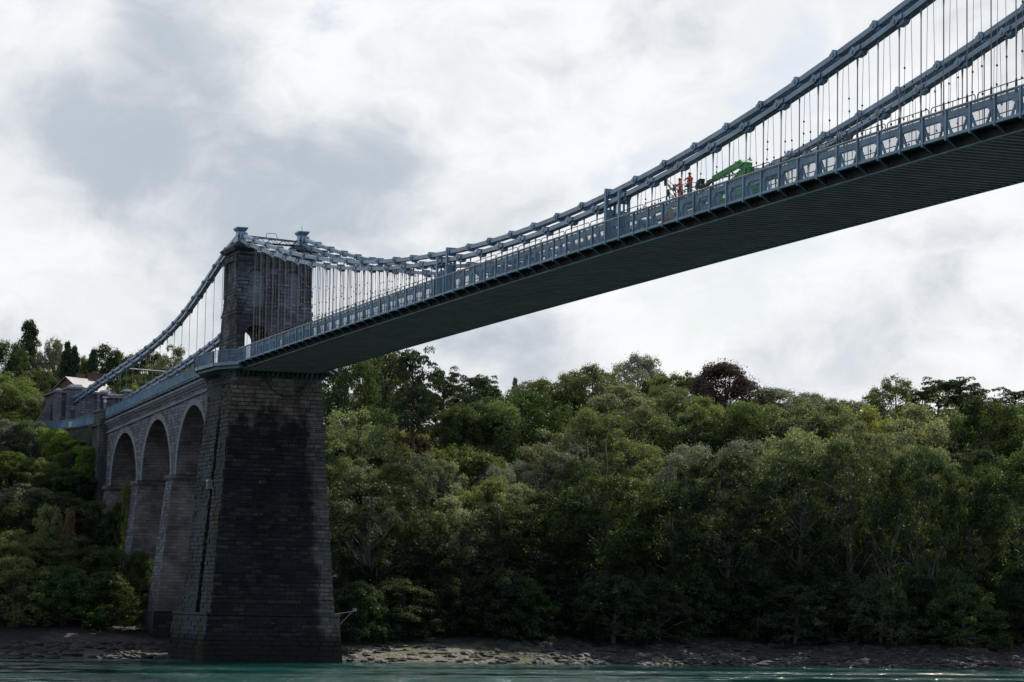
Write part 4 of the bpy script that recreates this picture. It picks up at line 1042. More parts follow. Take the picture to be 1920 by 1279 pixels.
def proto_broad(seed, W_=10., H_=12., base=.12, nc=150, leaves=30000, kind='round', size=(.15,.33)):
    r = np.random.default_rng(seed); cs, rs = [], []
    top = H_; bot = H_*base; cz = (top+bot)/2; hz = (top-bot)/2
    lob = r.uniform(0, 6.28, 6)
    for k in range(nc*4):
        if len(cs) >= nc: break
        d = r.normal(size=3); d /= np.linalg.norm(d); az = math.atan2(d[1], d[0])
        irr = 1+.19*math.sin(az*2+lob[0])+.14*math.sin(az*3+lob[1]+d[2]*3)+.14*math.sin(d[2]*6+lob[2]+az)
        dep = r.uniform(.35, 1.0)**.45
        R_ = W_/2*irr*dep; zz = d[2]
        if kind == 'round': q = np.array([d[0]*R_, d[1]*R_, cz+zz*hz*dep*(.94 if zz > 0 else 1)])
        elif kind == 'tall':
            h = r.uniform(0,1); az = r.uniform(0,6.28)
            env = (1-max(0,(h-.62)/.38)**2.2)**.5*(.55+.45*min(1, h/.5))
            bul = 1+.20*math.sin(az*2+lob[0]+h*4)+.15*math.sin(az*3+lob[1]-h*7)+.13*math.sin(h*17+lob[2]+az)
            rad = W_/2*env*bul*r.uniform(.55,1)**.4*.93; q = np.array([math.cos(az)*rad, math.sin(az)*rad, bot+h*(top-bot)*.98])
        elif kind == 'cone':
            h = r.uniform(0,1)**.8; rad = ((1-h)**.75*W_/2*irr*.95+.2)*r.uniform(.2,1)**.4; a = r.uniform(0,6.28); q = np.array([math.cos(a)*rad, math.sin(a)*rad, bot+h*(top-bot)*.98])
        elif kind == 'column':
            h = r.uniform(0,1); rad = W_/2*math.sin(PI*min(1, .18+h*.75))**.6*irr*.95*r.uniform(.1,1)**.45; a = r.uniform(0,6.28); q = np.array([math.cos(a)*rad, math.sin(a)*rad, bot+h*(top-bot)*.98])
        elif kind == 'skirt':
            h = r.uniform(0,1)**.9; rad = W_/2*(1-h**2.2)**.5*irr*r.uniform(.3,1)**.35; a = r.uniform(0,6.28); q = np.array([math.cos(a)*rad, math.sin(a)*rad, bot*.2+h*top*.96])
        cr = r.uniform(.5, 1.15)*(W_/10)**.6*(.8 if kind in ('cone',) else 1)
        q[2] = min(q[2], top-cr*.6)
        cs.append(q); rs.append(cr)
    cs = np.array(cs); rs = np.array(rs); w = rs**2; ne = np.maximum(20, (leaves*w/w.sum()).astype(int))
    C, N, S = clump_leaves(cs, rs, ne, r, .88, size)
    ex = int(leaves*.10)                                    # loose outer sprays break the outline
    i = r.integers(0, len(cs), ex); d = r.normal(size=(ex,3)); d /= np.linalg.norm(d, axis=1)[:,None]; d[:,2] = abs(d[:,2])*.9+.05
    C = np.concatenate([C, cs[i]+d*rs[i][:,None]*r.uniform(1.0,1.55,(ex,1))]); nn = d+r.normal(size=(ex,3))*.6; nn /= np.linalg.norm(nn,axis=1)[:,None]; N = np.concatenate([N, nn]); S = np.concatenate([S, r.uniform(.14,.28,ex)])
    crown = leaf_mesh('crown', C, N, S, r)
    tb = MB(); lean = r.normal(size=2)*.4; th = H_*.86
    tr = W_*.028
    tb.tube([(0,0,-1.5),(0,0,.3),(lean[0]*.4,lean[1]*.4,th*.3),(lean[0],lean[1],th*.62),(lean[0]*.6,lean[1]*.6,th)], [tr*1.5,tr*1.15,tr,tr*.6,tr*.18], 7)
    for k in r.choice(len(cs), min(34, len(cs)), replace=False):
        c = cs[k]; f = np.clip((c[2]-1.5)/th*.75, .18, .85); b_ = np.array([lean[0]*min(1,f*1.6), lean[1]*min(1,f*1.6), th*f])
        limb(tb, b_, c, tr*.42*(1.15-f), .03, r, 4)
    return crown, tb.mesh('trunk', M['bark']), W_, H_
def proto_pine(seed, W_=9., H_=16., flat=.38, nc=26, bare=.42, leaves=11000):
    r = np.random.default_rng(seed); cs, rs, ne = [], [], []
    tb = MB(); tr = .30; bend = r.normal(size=2)*.5
    trunk = [(0,0,-1),(bend[0]*.2,bend[1]*.2,H_*.3),(bend[0]*.7,bend[1]*.7,H_*.6),(bend[0],bend[1],H_*.93)]
    tb.tube(trunk, [tr*1.2,tr,tr*.72,tr*.2], 8)
    for k in range(nc):
        h = bare+(1-bare)*(k+.5)/nc; wid = W_/2*(1-max(0,(h-.8)/.2)**1.5*.75)*(.55+.45*min(1,(h-bare)/.2)); a = r.uniform(0,6.28); rad = wid*r.uniform(.25,1)
        p0 = np.array([bend[0]*h, bend[1]*h, H_*(h-.07)]); c = np.array([bend[0]*h+math.cos(a)*rad, bend[1]*h+math.sin(a)*rad, H_*h*.97])
        limb(tb, p0, c, .10, .03, r, 4, .12)
        for j in range(5):
            cc = c+r.normal(size=3)*np.array([.85,.85,.35]); cs.append(cc); rs.append(r.uniform(.55,1.05)); ne.append(int(leaves/nc/5))
    C, N, S = clump_leaves(cs, rs, ne, r, .5, (.16,.32), .4)
    return leaf_mesh('crown', C, N, S, r), tb.mesh('trunk', M['barkred']), W_, H_
def proto_ivy(seed):
    r = np.random.default_rng(seed); H_ = 11.; cs, rs = [], []
    for k in range(70):
        h = r.uniform(0,1); rad = .9+.9*math.sin(h*7+seed)**2; a = r.uniform(0,6.28); cs.append(np.array([math.cos(a)*rad, math.sin(a)*rad, h*H_*.92])); rs.append(r.uniform(.6,1.0))
    for k in range(18): a = r.uniform(0,6.28); cs.append(np.array([math.cos(a)*2.2*r.uniform(.3,1), math.sin(a)*2.2*r.uniform(.3,1), H_*r.uniform(.80,.95)])); rs.append(.9)
    C, N, S = clump_leaves(cs, rs, [120]*len(cs), r, 1.15, (.15,.30), .2)
    tb = MB(); tb.tube([(0,0,-1),(0,0,H_*.5),(.2,0,H_*.92)], [.3,.2,.08], 7); limb(tb, (0,0,5), (2,1,9), .1, .03, r)
    return leaf_mesh('crown', C, N, S, r), tb.mesh('trunk', M['bark']), 5.0, H_
PRO = {
 'round': [proto_broad(11), proto_broad(12, 11, 12, .1, 170, 32000), proto_broad(13, 9, 13, .12, 130, 26000), proto_broad(14, 12, 12, .08, 190, 34000), proto_broad(15, 10, 11, .1, 110, 22000, size=(.2,.40)), proto_broad(16, 11, 13, .1, 150, 28000)],
 'skirt': [proto_broad(21, 11, 10, .02, 190, 34000, 'skirt'), proto_broad(22, 12, 9, .02, 200, 30000, 'skirt', (.2,.40)), proto_broad(23, 9, 11, .02, 160, 28000, 'skirt')],
 'tall':  [proto_broad(91, 11, 19, .03, 200, 44000, 'tall'), proto_broad(92, 12, 18, .03, 260, 54000, 'tall', (.17,.36)), proto_broad(93, 10, 19, .04, 160, 34000, 'tall'), proto_broad(94, 12, 19, .03, 280, 56000, 'tall')],
 'open':  [proto_broad(95, 12, 18, .2, 130, 24000, 'tall', (.16,.34)), proto_broad(96, 11, 17, .2, 110, 20000, 'tall', (.16,.34)), proto_broad(97, 12, 16, .15, 120, 23000, 'round', (.18,.36))],
 'airy':  [proto_broad(31, 11, 12, .12, 90, 15000, size=(.16,.32)), proto_broad(32, 10, 13, .1, 80, 14000, size=(.16,.30))],
 'cone':  [proto_broad(41, 6, 13, .03, 200, 24000, 'cone'), proto_broad(42, 8, 12, .03, 220, 24000, 'cone')],
 'column':[proto_broad(51, 4.5, 15, .06, 260, 30000, 'column')],
 'pine':  [proto_pine(61, 10, 16, .4, 40, .35, 24000), proto_pine(62, 12, 15, .4, 56, .22, 34000), proto_pine(63, 7.5, 17, .4, 26, .58, 13000)],
 'ivy':   [proto_ivy(71), proto_ivy(72)],
 'bush':  [proto_broad(81, 5, 3.6, .0, 45, 6000, 'skirt', (.14,.28)), proto_broad(82, 4, 3.2, .0, 36, 5000, 'skirt', (.14,.28))],
}
# dead / bare tree shapes
def bare_tree(seed, H_=8.):
    r = np.random.default_rng(seed); tb = MB(); tb.tube([(0,0,-1),(0,0,H_*.3),(.3,.1,H_*.6)], [.22,.17,.1], 7)
    for k in range(9):
        a = r.uniform(0,6.28); h = H_*r.uniform(.25,.6); q = (math.cos(a)*H_*.38, math.sin(a)*H_*.38, h+H_*r.uniform(.15,.4)); limb(tb, (0,0,h), q, .09, .02, r, 5, .1)
        for j in range(3): qq = np.array(q)+r.normal(size=3)*[1,1,.8]+[0,0,.6]; limb(tb, (np.array((0,0,h))*.4+np.array(q)*.6), qq, .035, .012, r, 4)
    return tb.mesh('branches', M['bark'] if seed in (300,304) else M['barkpale'])
TCOUNT = {}
mesh_variants = {}
def tree(kind, tone, x, y, ztop, width, label, cat='tree', group=None, name=None, idx=None, zbase=None):
    lst = PRO[kind]; k = TCOUNT.get(kind, 0); TCOUNT[kind] = k+1
    crown, trunk, W_, H_ = lst[(k*7+3) % len(lst) if idx is None else idx]
    gz = ground_z(x, y)-.3 if zbase is None else zbase
    h = max(2.0, ztop-gz)*(1.055 if kind in ('round','airy','tall','open') else 1.02)
    nm = name or {'pine':'pine_tree','cone':'conifer_tree','column':'poplar_tree','ivy':'ivy_clad_tree','bush':'bush'}.get(kind, 'broadleaf_tree')
    root = empty(nm, (x,y,gz), label, cat, group)
    root.rotation_euler = (0,0,random.uniform(0,6.28)); sx = width/W_*(1.18 if kind in ('round','airy','pine') else 1.05); root.scale = (sx, sx, h/H_)
    tr = bpy.data.objects.new('trunk', trunk); col.objects.link(tr); tr.parent = root
    key = (crown.name, tone)
    if key not in mesh_variants:
        m = crown if len(crown.materials) == 0 else crown.copy()
        m.materials.clear(); m.materials.append(LM[tone]); mesh_variants[key] = m
        m.name = 'crown'
    c = bpy.data.objects.new('crown', mesh_variants[key]); col.objects.link(c); c.parent = root
    return root
for lst in PRO.values():
    for i_, p in enumerate(lst): p[0].name = 'crown_%s' % id(p[0])
BARE = [(-6.2, 81.1, -15.6, 4.6, 'bare pale dead tree with spreading branches against the dark right hand foliage'), (-39.0, 54.4, -3.6, 7.7, 'tree of bare forked limbs rising out of the pale foliage mid bank'), (-20.0, 18.6, -17.9, 7.0, 'bare leaning branches of a dead tree low down right of the pier'), (-19.0, 30.2, -17.6, 3.9, 'thin bare pale stem low on the bank right of the pier'), (-4.5, 86.3, -16.5, 2.6, 'thin bare grey stems in the dark foliage near the right edge')]
TREES = [
('round', 'dark', -62.0, 28.12, 6.3, 9.85, 'dark dense tree just right of the stone pier under the deck', '', None, None),
('round', 'mid', -82.0, 39.71, 9.79, 8.71, 'tall loose broadleaf tree touching the bridge soffit, left of the tall pine', '', None, None),
('pine', 'pine', -46.0, 33.02, 5.99, 5.96, 'tall bare-trunked pine with a small flat top, right of the bridge soffit', '', None, 2),
('pine', 'pine', -70.0, 45.63, 5.56, 7.2, 'dark pine sloping down right beside the tallest bare-trunked pine', '', None, 1),
('pine', 'pine', -78.0, 52.23, 5.86, 7.0, 'dark twin-headed pine on the skyline between the tall pine and the pale gap', '', None, 0),
('pine', 'pine', -84.0, 57.27, 6.08, 5.95, 'small dark pine on the skyline left of the thin pale tree', '', None, 1),
('cone', 'grey', -110.0, 71.23, 8.66, 2.91, 'thin pale spindly tree poking above the skyline', '', None, 0),
('round', 'grey', -105.0, 73.33, 7.54, 9.31, 'grey green tree on the skyline right of the thin pale tree', '', None, None),
('round', 'mid', -100.0, 75.85, 8.72, 10.07, 'green skyline tree rising towards the pointed crown', '', None, None),
('round', 'mid', -96.0, 78.53, 9.8, 9.17, 'pointed green tree peaking on the skyline left of the lone pale round tree', '', None, None),
('round', 'light', -84.0, 78.59, 5.77, 9.71, 'silvery pale green tree below the skyline, left of centre right', '', None, None),
('round', 'grey', -135.0, 103.72, 15.57, 11.15, 'pale round tree highest on the middle skyline', '', None, None),
('round', 'mid', -125.0, 105.73, 12.66, 10.01, 'flat-topped green tree between the pale round tree and the copper beech', '', None, None),
('skirt', 'copper', -118.0, 112.03, 13.32, 15.78, 'dark copper beech with a domed purple-brown crown on the skyline', '', 'copper_beech', 0),
('round', 'mid', -92.0, 89.72, 6.84, 10.0, 'broad green tree in front of the flat-topped skyline tree', '', None, None),
('round', 'yellow', -82.0, 92.02, 4.43, 7.33, 'yellowing tree just below the copper beech', '', None, None),
('round', 'mid', -84.0, 99.68, 4.48, 9.07, 'green tree right below the copper beech skirt', '', None, None),
('round', 'grey', -150.0, 137.86, 12.66, 11.79, 'pale distant tree on the skyline right of the copper beech', '', None, None),
('round', 'grey', -165.0, 152.8, 13.46, 12.27, 'pale distant tree on the low part of the skyline', '', None, None),
('round', 'grey', -165.0, 159.94, 13.16, 11.31, 'pale distant tree beside the gap before the tall right hand trees', '', None, None),
('open', 'mid', -46.0, 92.27, 0.68, 13.77, 'broad spreading green tree with visible dark limbs, front right middle', '', None, None),
('round', 'mid', -86.0, 126.69, 9.27, 7.81, 'upright olive green tree left of the big dark pine on the right', '', None, None),
('pine', 'pine', -84.0, 132.79, 9.24, 9.35, 'big dark spreading pine on the right skyline, left half of the pair', '', None, 1),
('pine', 'pine', -82.0, 136.86, 9.45, 10.19, 'big dark spreading pine on the right skyline, right half of the pair', '', None, 1),
('pine', 'pine', -80.0, 145.32, 8.15, 9.36, 'dark pine at the right edge of the picture', '', None, 0),
('round', 'dark', -76.0, 138.46, 5.21, 6.7, 'dark tree filling the dip between the right hand pines', '', None, None),
('round', 'dark', -66.0, 56.08, 2.7, 11.35, 'dark bulging tree right of the small pines', '', None, None),
('ivy', 'mid', -60.0, 50.7, 0.56, 5.93, 'ivy covered upright tree left of the dark bulging tree', '', None, 0),
('round', 'dark', -64.0, 48.54, 0.21, 8.96, 'dark tree below the small skyline pines', '', None, None),
('round', 'dark', -62.0, 44.82, -0.45, 7.4, 'dark tree right behind the bare pine trunk', '', None, None),
('airy', 'light', -46.0, 24.85, -2.44, 10.41, 'feathery pale yellow-green tree against the right side of the pier', '', None, None),
('airy', 'light', -48.0, 22.4, -4.37, 5.57, 'feathery pale tree peeping out right behind the pier edge', '', None, None),
('round', 'light', -50.0, 30.57, -4.07, 5.64, 'pale green tree left of the bare pine trunk', '', None, None),
('bush', 'copper', -48.0, 33.96, -6.02, 4.93, 'purple brown shrub at the foot of the bare pine trunk', '', None, None),
('round', 'grey', -40.0, 32.61, -8.55, 7.55, 'silvery tree below the foot of the bare pine', '', None, None),
('round', 'light', -41.0, 35.89, -9.22, 6.22, 'pale willowy tree right of the pine foot', '', None, None),
('round', 'grey', -42.0, 42.52, -8.94, 5.23, 'silvery rounded tree in the middle of the bank', '', None, None),
('round', 'yellow', -33.0, 39.22, -11.68, 7.45, 'bright yellow-green topped tree in the middle of the bank', '', None, None),
('airy', 'light', -52.0, 54.68, -3.95, 10.91, 'pale olive tree with feathery top, mid bank', '', None, None),
('airy', 'mid', -56.0, 60.76, -0.53, 10.36, 'tree with bare forked limbs showing through its crown', '', None, None),
('round', 'mid', -56.0, 68.66, -0.2, 12.68, 'tall open green tree right of the bare forked limbs', '', None, None),
('round', 'mid', -54.0, 75.95, -1.52, 9.72, 'green tree in the middle distance, right of the tall open tree', '', None, None),
('round', 'dark', -36.0, 67.73, -8.9, 7.75, 'rounded dark green tree hanging out over the middle of the bank', '', None, None),
('round', 'mid', -46.0, 77.13, -5.24, 8.78, 'green tree left of the broad spreading tree', '', None, None),
('round', 'mid', -46.0, 84.44, -3.49, 9.59, 'green tree tucked against the left side of the broad spreading tree', '', None, None),
('round', 'mid', -54.0, 104.65, -0.75, 9.99, 'green tree tucked against the right side of the broad spreading tree', '', None, None),
('round', 'grey', -50.0, 112.41, -1.82, 13.03, 'grey-green topped dark tree below the big right hand pines', '', None, None),
('round', 'mid', -44.0, 116.27, -5.41, 9.08, 'olive tree below the pines near the right edge', '', None, None),
('round', 'grey', -34.0, 116.59, -10.27, 6.63, 'silvery tree at the right edge of the bank', '', None, None),
('airy', 'grey', -30.0, 21.57, -10.71, 11.2, 'silvery leaning tree with branches hanging to the right, next to the pier', '', None, None),
('airy', 'grey', -22.0, 22.53, -16.15, 7.07, 'silvery drooping branch tree low down right of the pier', '', None, None),
('airy', 'grey', -22.0, 31.42, -16.88, 7.14, 'pale stemmed tree with silvery top low on the bank', '', None, None),
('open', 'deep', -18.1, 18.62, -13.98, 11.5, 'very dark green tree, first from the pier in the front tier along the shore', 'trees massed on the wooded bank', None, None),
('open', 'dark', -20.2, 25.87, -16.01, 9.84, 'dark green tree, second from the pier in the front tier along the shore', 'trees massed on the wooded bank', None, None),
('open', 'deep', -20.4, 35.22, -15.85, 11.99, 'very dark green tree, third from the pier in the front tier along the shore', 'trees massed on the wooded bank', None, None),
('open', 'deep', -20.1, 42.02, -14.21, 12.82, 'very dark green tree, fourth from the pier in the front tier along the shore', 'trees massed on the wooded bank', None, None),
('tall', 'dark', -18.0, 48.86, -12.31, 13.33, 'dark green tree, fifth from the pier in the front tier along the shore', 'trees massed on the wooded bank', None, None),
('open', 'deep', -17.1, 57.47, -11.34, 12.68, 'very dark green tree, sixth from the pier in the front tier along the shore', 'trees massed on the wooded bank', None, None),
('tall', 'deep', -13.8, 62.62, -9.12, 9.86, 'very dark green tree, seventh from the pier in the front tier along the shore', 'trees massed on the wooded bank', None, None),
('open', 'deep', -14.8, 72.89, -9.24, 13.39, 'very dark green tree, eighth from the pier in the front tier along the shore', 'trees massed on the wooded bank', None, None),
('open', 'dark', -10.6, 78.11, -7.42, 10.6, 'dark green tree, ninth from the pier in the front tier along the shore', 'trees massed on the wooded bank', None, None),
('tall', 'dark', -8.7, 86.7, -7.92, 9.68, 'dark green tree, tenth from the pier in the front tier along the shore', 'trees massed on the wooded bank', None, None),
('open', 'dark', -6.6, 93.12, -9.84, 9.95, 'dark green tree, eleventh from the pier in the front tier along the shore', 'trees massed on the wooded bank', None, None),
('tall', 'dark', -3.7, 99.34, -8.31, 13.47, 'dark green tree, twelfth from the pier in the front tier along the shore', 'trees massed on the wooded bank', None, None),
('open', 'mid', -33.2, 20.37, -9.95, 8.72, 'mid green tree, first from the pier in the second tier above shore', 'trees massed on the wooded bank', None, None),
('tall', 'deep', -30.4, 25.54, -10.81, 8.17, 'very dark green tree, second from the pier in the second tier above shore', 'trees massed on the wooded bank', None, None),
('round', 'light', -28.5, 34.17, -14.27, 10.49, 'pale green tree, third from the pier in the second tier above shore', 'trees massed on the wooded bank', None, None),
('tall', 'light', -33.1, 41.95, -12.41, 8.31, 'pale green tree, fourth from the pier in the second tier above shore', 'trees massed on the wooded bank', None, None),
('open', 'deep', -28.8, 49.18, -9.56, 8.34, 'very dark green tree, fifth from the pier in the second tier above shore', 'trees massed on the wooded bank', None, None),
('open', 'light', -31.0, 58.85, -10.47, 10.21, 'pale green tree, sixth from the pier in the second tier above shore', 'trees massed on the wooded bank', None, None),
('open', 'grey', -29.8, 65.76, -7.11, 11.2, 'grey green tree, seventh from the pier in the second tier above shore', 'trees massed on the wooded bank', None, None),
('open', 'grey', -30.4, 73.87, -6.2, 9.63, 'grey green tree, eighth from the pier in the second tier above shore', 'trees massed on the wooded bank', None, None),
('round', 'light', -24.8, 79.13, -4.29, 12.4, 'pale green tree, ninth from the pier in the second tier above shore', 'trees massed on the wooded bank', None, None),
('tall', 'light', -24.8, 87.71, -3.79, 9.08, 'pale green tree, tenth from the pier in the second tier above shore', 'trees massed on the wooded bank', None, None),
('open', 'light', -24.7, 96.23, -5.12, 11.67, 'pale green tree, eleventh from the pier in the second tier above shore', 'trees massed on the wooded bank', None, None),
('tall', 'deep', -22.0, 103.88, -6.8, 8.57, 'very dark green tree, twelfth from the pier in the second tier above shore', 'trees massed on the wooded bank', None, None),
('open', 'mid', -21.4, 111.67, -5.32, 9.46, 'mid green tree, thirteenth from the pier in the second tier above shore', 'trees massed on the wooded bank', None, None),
('round', 'dark', -52.8, 25.3, -5.15, 10.48, 'dark green tree, first from the pier in the third tier above shore', 'trees massed on the wooded bank', None, None),
('round', 'yellow', -51.3, 32.84, -4.46, 10.66, 'yellow green tree, second from the pier in the third tier above shore', 'trees massed on the wooded bank', None, None),
('round', 'mid', -46.8, 40.12, -6.18, 9.71, 'mid green tree, third from the pier in the third tier above shore', 'trees massed on the wooded bank', None, None),
('round', 'grey', -50.2, 49.19, -8.36, 7.95, 'grey green tree, fourth from the pier in the third tier above shore', 'trees massed on the wooded bank', None, None),
('round', 'grey', -51.3, 58.95, -5.88, 8.31, 'grey green tree, fifth from the pier in the third tier above shore', 'trees massed on the wooded bank', None, None),
('round', 'yellow', -46.6, 64.2, -4.91, 9.83, 'yellow green tree, sixth from the pier in the third tier above shore', 'trees massed on the wooded bank', None, None),
('round', 'dark', -49.8, 75.33, -0.84, 7.99, 'dark green tree, seventh from the pier in the third tier above shore', 'trees massed on the wooded bank', None, None),
('round', 'dark', -47.7, 82.12, 0.34, 9.34, 'dark green tree, eighth from the pier in the third tier above shore', 'trees massed on the wooded bank', None, None),
('round', 'light', -45.0, 89.3, 0.48, 11.25, 'pale green tree, ninth from the pier in the third tier above shore', 'trees massed on the wooded bank', None, None),
('round', 'yellow', -46.4, 99.92, 0.79, 10.87, 'yellow green tree, tenth from the pier in the third tier above shore', 'trees massed on the wooded bank', None, None),
('round', 'light', -39.2, 105.02, 0.78, 11.39, 'pale green tree, eleventh from the pier in the third tier above shore', 'trees massed on the wooded bank', None, None),
('round', 'dark', -38.1, 114.15, 2.12, 11.66, 'dark green tree, twelfth from the pier in the third tier above shore', 'trees massed on the wooded bank', None, None),
('round', 'mid', -39.5, 123.83, 2.23, 11.07, 'mid green tree, thirteenth from the pier in the third tier above shore', 'trees massed on the wooded bank', None, None),
('skirt', 'deep', -8.4, 13.91, -24.98, 7.2, 'very dark green tree, first from the pier in the low waterside tier', 'trees massed on the wooded bank', None, None),
('skirt', 'dark', -11.9, 19.81, -24.47, 8.83, 'dark green tree, second from the pier in the low waterside tier', 'trees massed on the wooded bank', None, None),
('skirt', 'deep', -14.6, 25.92, -24.16, 9.06, 'very dark green tree, third from the pier in the low waterside tier', 'trees massed on the wooded bank', None, None),
('skirt', 'deep', -15.3, 32.84, -25.07, 8.93, 'very dark green tree, fourth from the pier in the low waterside tier', 'trees massed on the wooded bank', None, None),
('skirt', 'dark', -11.0, 35.3, -24.22, 6.95, 'dark green tree, fifth from the pier in the low waterside tier', 'trees massed on the wooded bank', None, None),
('skirt', 'deep', -14.6, 43.04, -24.85, 6.16, 'very dark green tree, sixth from the pier in the low waterside tier', 'trees massed on the wooded bank', None, None),
('skirt', 'deep', -8.0, 45.35, -23.73, 9.37, 'very dark green tree, seventh from the pier in the low waterside tier', 'trees massed on the wooded bank', None, None),
('skirt', 'deep', -9.5, 51.99, -23.98, 7.34, 'very dark green tree, eighth from the pier in the low waterside tier', 'trees massed on the wooded bank', None, None),
('skirt', 'dark', -13.2, 59.58, -23.64, 7.41, 'dark green tree, ninth from the pier in the low waterside tier', 'trees massed on the wooded bank', None, None),
('skirt', 'dark', -11.8, 65.41, -23.83, 6.55, 'dark green tree, tenth from the pier in the low waterside tier', 'trees massed on the wooded bank', None, None),
('skirt', 'deep', -5.7, 68.11, -24.4, 7.49, 'very dark green tree, eleventh from the pier in the low waterside tier', 'trees massed on the wooded bank', None, None),
('skirt', 'dark', -8.1, 74.32, -24.06, 8.94, 'dark green tree, twelfth from the pier in the low waterside tier', 'trees massed on the wooded bank', None, None),
('skirt', 'dark', -3.4, 78.49, -23.39, 8.07, 'dark green tree, thirteenth from the pier in the low waterside tier', 'trees massed on the wooded bank', None, None),
('skirt', 'deep', -4.7, 84.87, -23.09, 6.37, 'very dark green tree, fourteenth from the pier in the low waterside tier', 'trees massed on the wooded bank', None, None),
('skirt', 'dark', 0.2, 87.91, -23.91, 9.48, 'dark green tree, fifteenth from the pier in the low waterside tier', 'trees massed on the wooded bank', None, None),
('skirt', 'dark', -3.2, 97.12, -23.82, 8.34, 'dark green tree, sixteenth from the pier in the low waterside tier', 'trees massed on the wooded bank', None, None),
('skirt', 'deep', -18.1, 18.19, -22.91, 6.2, 'very dark green tree, first from the pier in the low shrubby tier', 'trees massed on the wooded bank', None, None),
('skirt', 'deep', -17.6, 26.02, -20.37, 8.99, 'very dark green tree, second from the pier in the low shrubby tier', 'trees massed on the wooded bank', None, None),
('skirt', 'deep', -11.9, 33.15, -23.2, 8.01, 'very dark green tree, third from the pier in the low shrubby tier', 'trees massed on the wooded bank', None, None),
('skirt', 'deep', -17.6, 42.35, -22.34, 9.48, 'very dark green tree, fourth from the pier in the low shrubby tier', 'trees massed on the wooded bank', None, None),
('skirt', 'dark', -15.8, 51.23, -20.52, 6.88, 'dark green tree, fifth from the pier in the low shrubby tier', 'trees massed on the wooded bank', None, None),
('skirt', 'dark', -14.2, 58.28, -20.89, 7.5, 'dark green tree, sixth from the pier in the low shrubby tier', 'trees massed on the wooded bank', None, None),
('skirt', 'deep', -10.0, 65.18, -22.64, 7.68, 'very dark green tree, seventh from the pier in the low shrubby tier', 'trees massed on the wooded bank', None, None),
('skirt', 'deep', -10.1, 74.27, -21.76, 8.69, 'very dark green tree, eighth from the pier in the low shrubby tier', 'trees massed on the wooded bank', None, None),
('skirt', 'dark', -11.0, 83.65, -22.03, 6.92, 'dark green tree, ninth from the pier in the low shrubby tier', 'trees massed on the wooded bank', None, None),
('skirt', 'dark', -3.4, 88.17, -21.85, 6.76, 'dark green tree, tenth from the pier in the low shrubby tier', 'trees massed on the wooded bank', None, None),
('skirt', 'deep', -0.8, 96.24, -21.68, 8.18, 'very dark green tree, eleventh from the pier in the low shrubby tier', 'trees massed on the wooded bank', None, None),
('column', 'dark', -150.0, 0.45, 17.92, 3.35, 'tall poplar standing highest on the left skyline', '', None, 0),
('column', 'mid', -148.0, -1.42, 13.58, 3.15, 'lower leaning poplar against the left side of the tall poplar', '', None, 0),
('round', 'dark', -140.0, -5.02, 12.87, 6.86, 'dark tree at the left edge of the skyline', '', None, None),
('round', 'mid', -135.0, -0.65, 9.07, 5.95, 'green tree at the foot of the tall poplar', '', None, None),
('round', 'grey', -140.0, 2.35, 13.51, 4.84, 'pale brownish tree right of the tall poplar', '', None, None),
('cone', 'pine', -128.0, 2.57, 12.47, 4.03, 'dark pointed conifer, taller of the pair above the brick house', '', None, 0),
('cone', 'pine', -127.0, 3.58, 11.76, 3.69, 'dark pointed conifer, lower of the pair above the brick house', '', None, 0),
('round', 'mid', -150.0, 5.97, 14.57, 5.32, 'green tree behind the pair of dark conifers', '', None, None),
('round', 'light', -140.0, 7.81, 11.43, 3.47, 'small pale tree between the dark conifers and the wide dark tree', '', None, None),
('cone', 'pine', -135.0, 8.16, 12.07, 4.29, 'dark conifer on the left flank of the wide dark tree above the anchorage', '', None, 1),
('round', 'dark', -138.0, 10.85, 12.81, 6.93, 'wide dark tree on the skyline behind the near chain', '', None, None),
('round', 'dark', -136.0, 12.94, 10.67, 5.18, 'dark tree right of the wide dark tree behind the near chain', '', None, None),
('round', 'dark', -140.0, 17.25, 13.39, 6.12, 'dark tree between the two bridge chains', '', None, None),
('round', 'mid', -132.0, 18.36, 9.74, 6.87, 'green tree low between the two bridge chains', '', None, None),
('round', 'light', -130.0, 20.25, 12.6, 7.2, 'light green rounded tree left of the stone tower', '', None, None),
('round', 'light', -128.0, 23.92, 11.24, 5.13, 'light green tree just left of the stone tower', '', None, None),
('round', 'dark', -118.0, 11.03, 6.46, 6.61, 'dark tree behind the end of the far chain', '', None, None),
('bush', 'yellow', -96.0, 6.44, 3.36, 2.03, 'small yellow-green sapling beside the anchorage parapet', '', None, None),
('round', 'dark', -124.0, -1.24, 6.34, 6.63, 'dark tree left of the brick house roof', '', None, None),
('round', 'dark', -118.0, -4.55, 3.86, 6.51, 'dark tree below the poplars', '', None, None),
('round', 'fresh', -104.0, -10.4, 4.98, 9.39, 'bright green tree at the left edge, above the curved fence', '', None, None),
('round', 'light', -103.0, -7.04, 2.15, 7.04, 'bright leafy tree left of the sloping wing wall', '', None, None),
('round', 'mid', -98.0, -11.06, -0.91, 7.69, 'green tree at the left edge level with the anchorage wall', '', None, None),
('round', 'grey', -86.0, -13.79, -3.04, 5.95, 'greyish tree covering the left end of the curved fence', '', None, None),
('airy', 'mid', -84.0, -10.29, -3.02, 5.94, 'olive tree in front of the curved fence', '', None, None),
('ivy', 'fresh', -78.0, -8.33, -4.32, 4.39, 'ivy covered stump tree with bright domed top before the retaining wall', '', None, 0),
('ivy', 'fresh', -70.0, -6.4, -6.27, 3.58, 'lower ivy covered tree leaning towards the viaduct abutment', '', None, 1),
('ivy', 'mid', -72.0, -7.54, -7.79, 3.6, 'ivy covered tree between the two bright ivy domes', '', None, 0),
('round', 'mid', -70.0, -12.04, -8.9, 5.7, 'green tree left of the ivy covered stump', '', None, None),
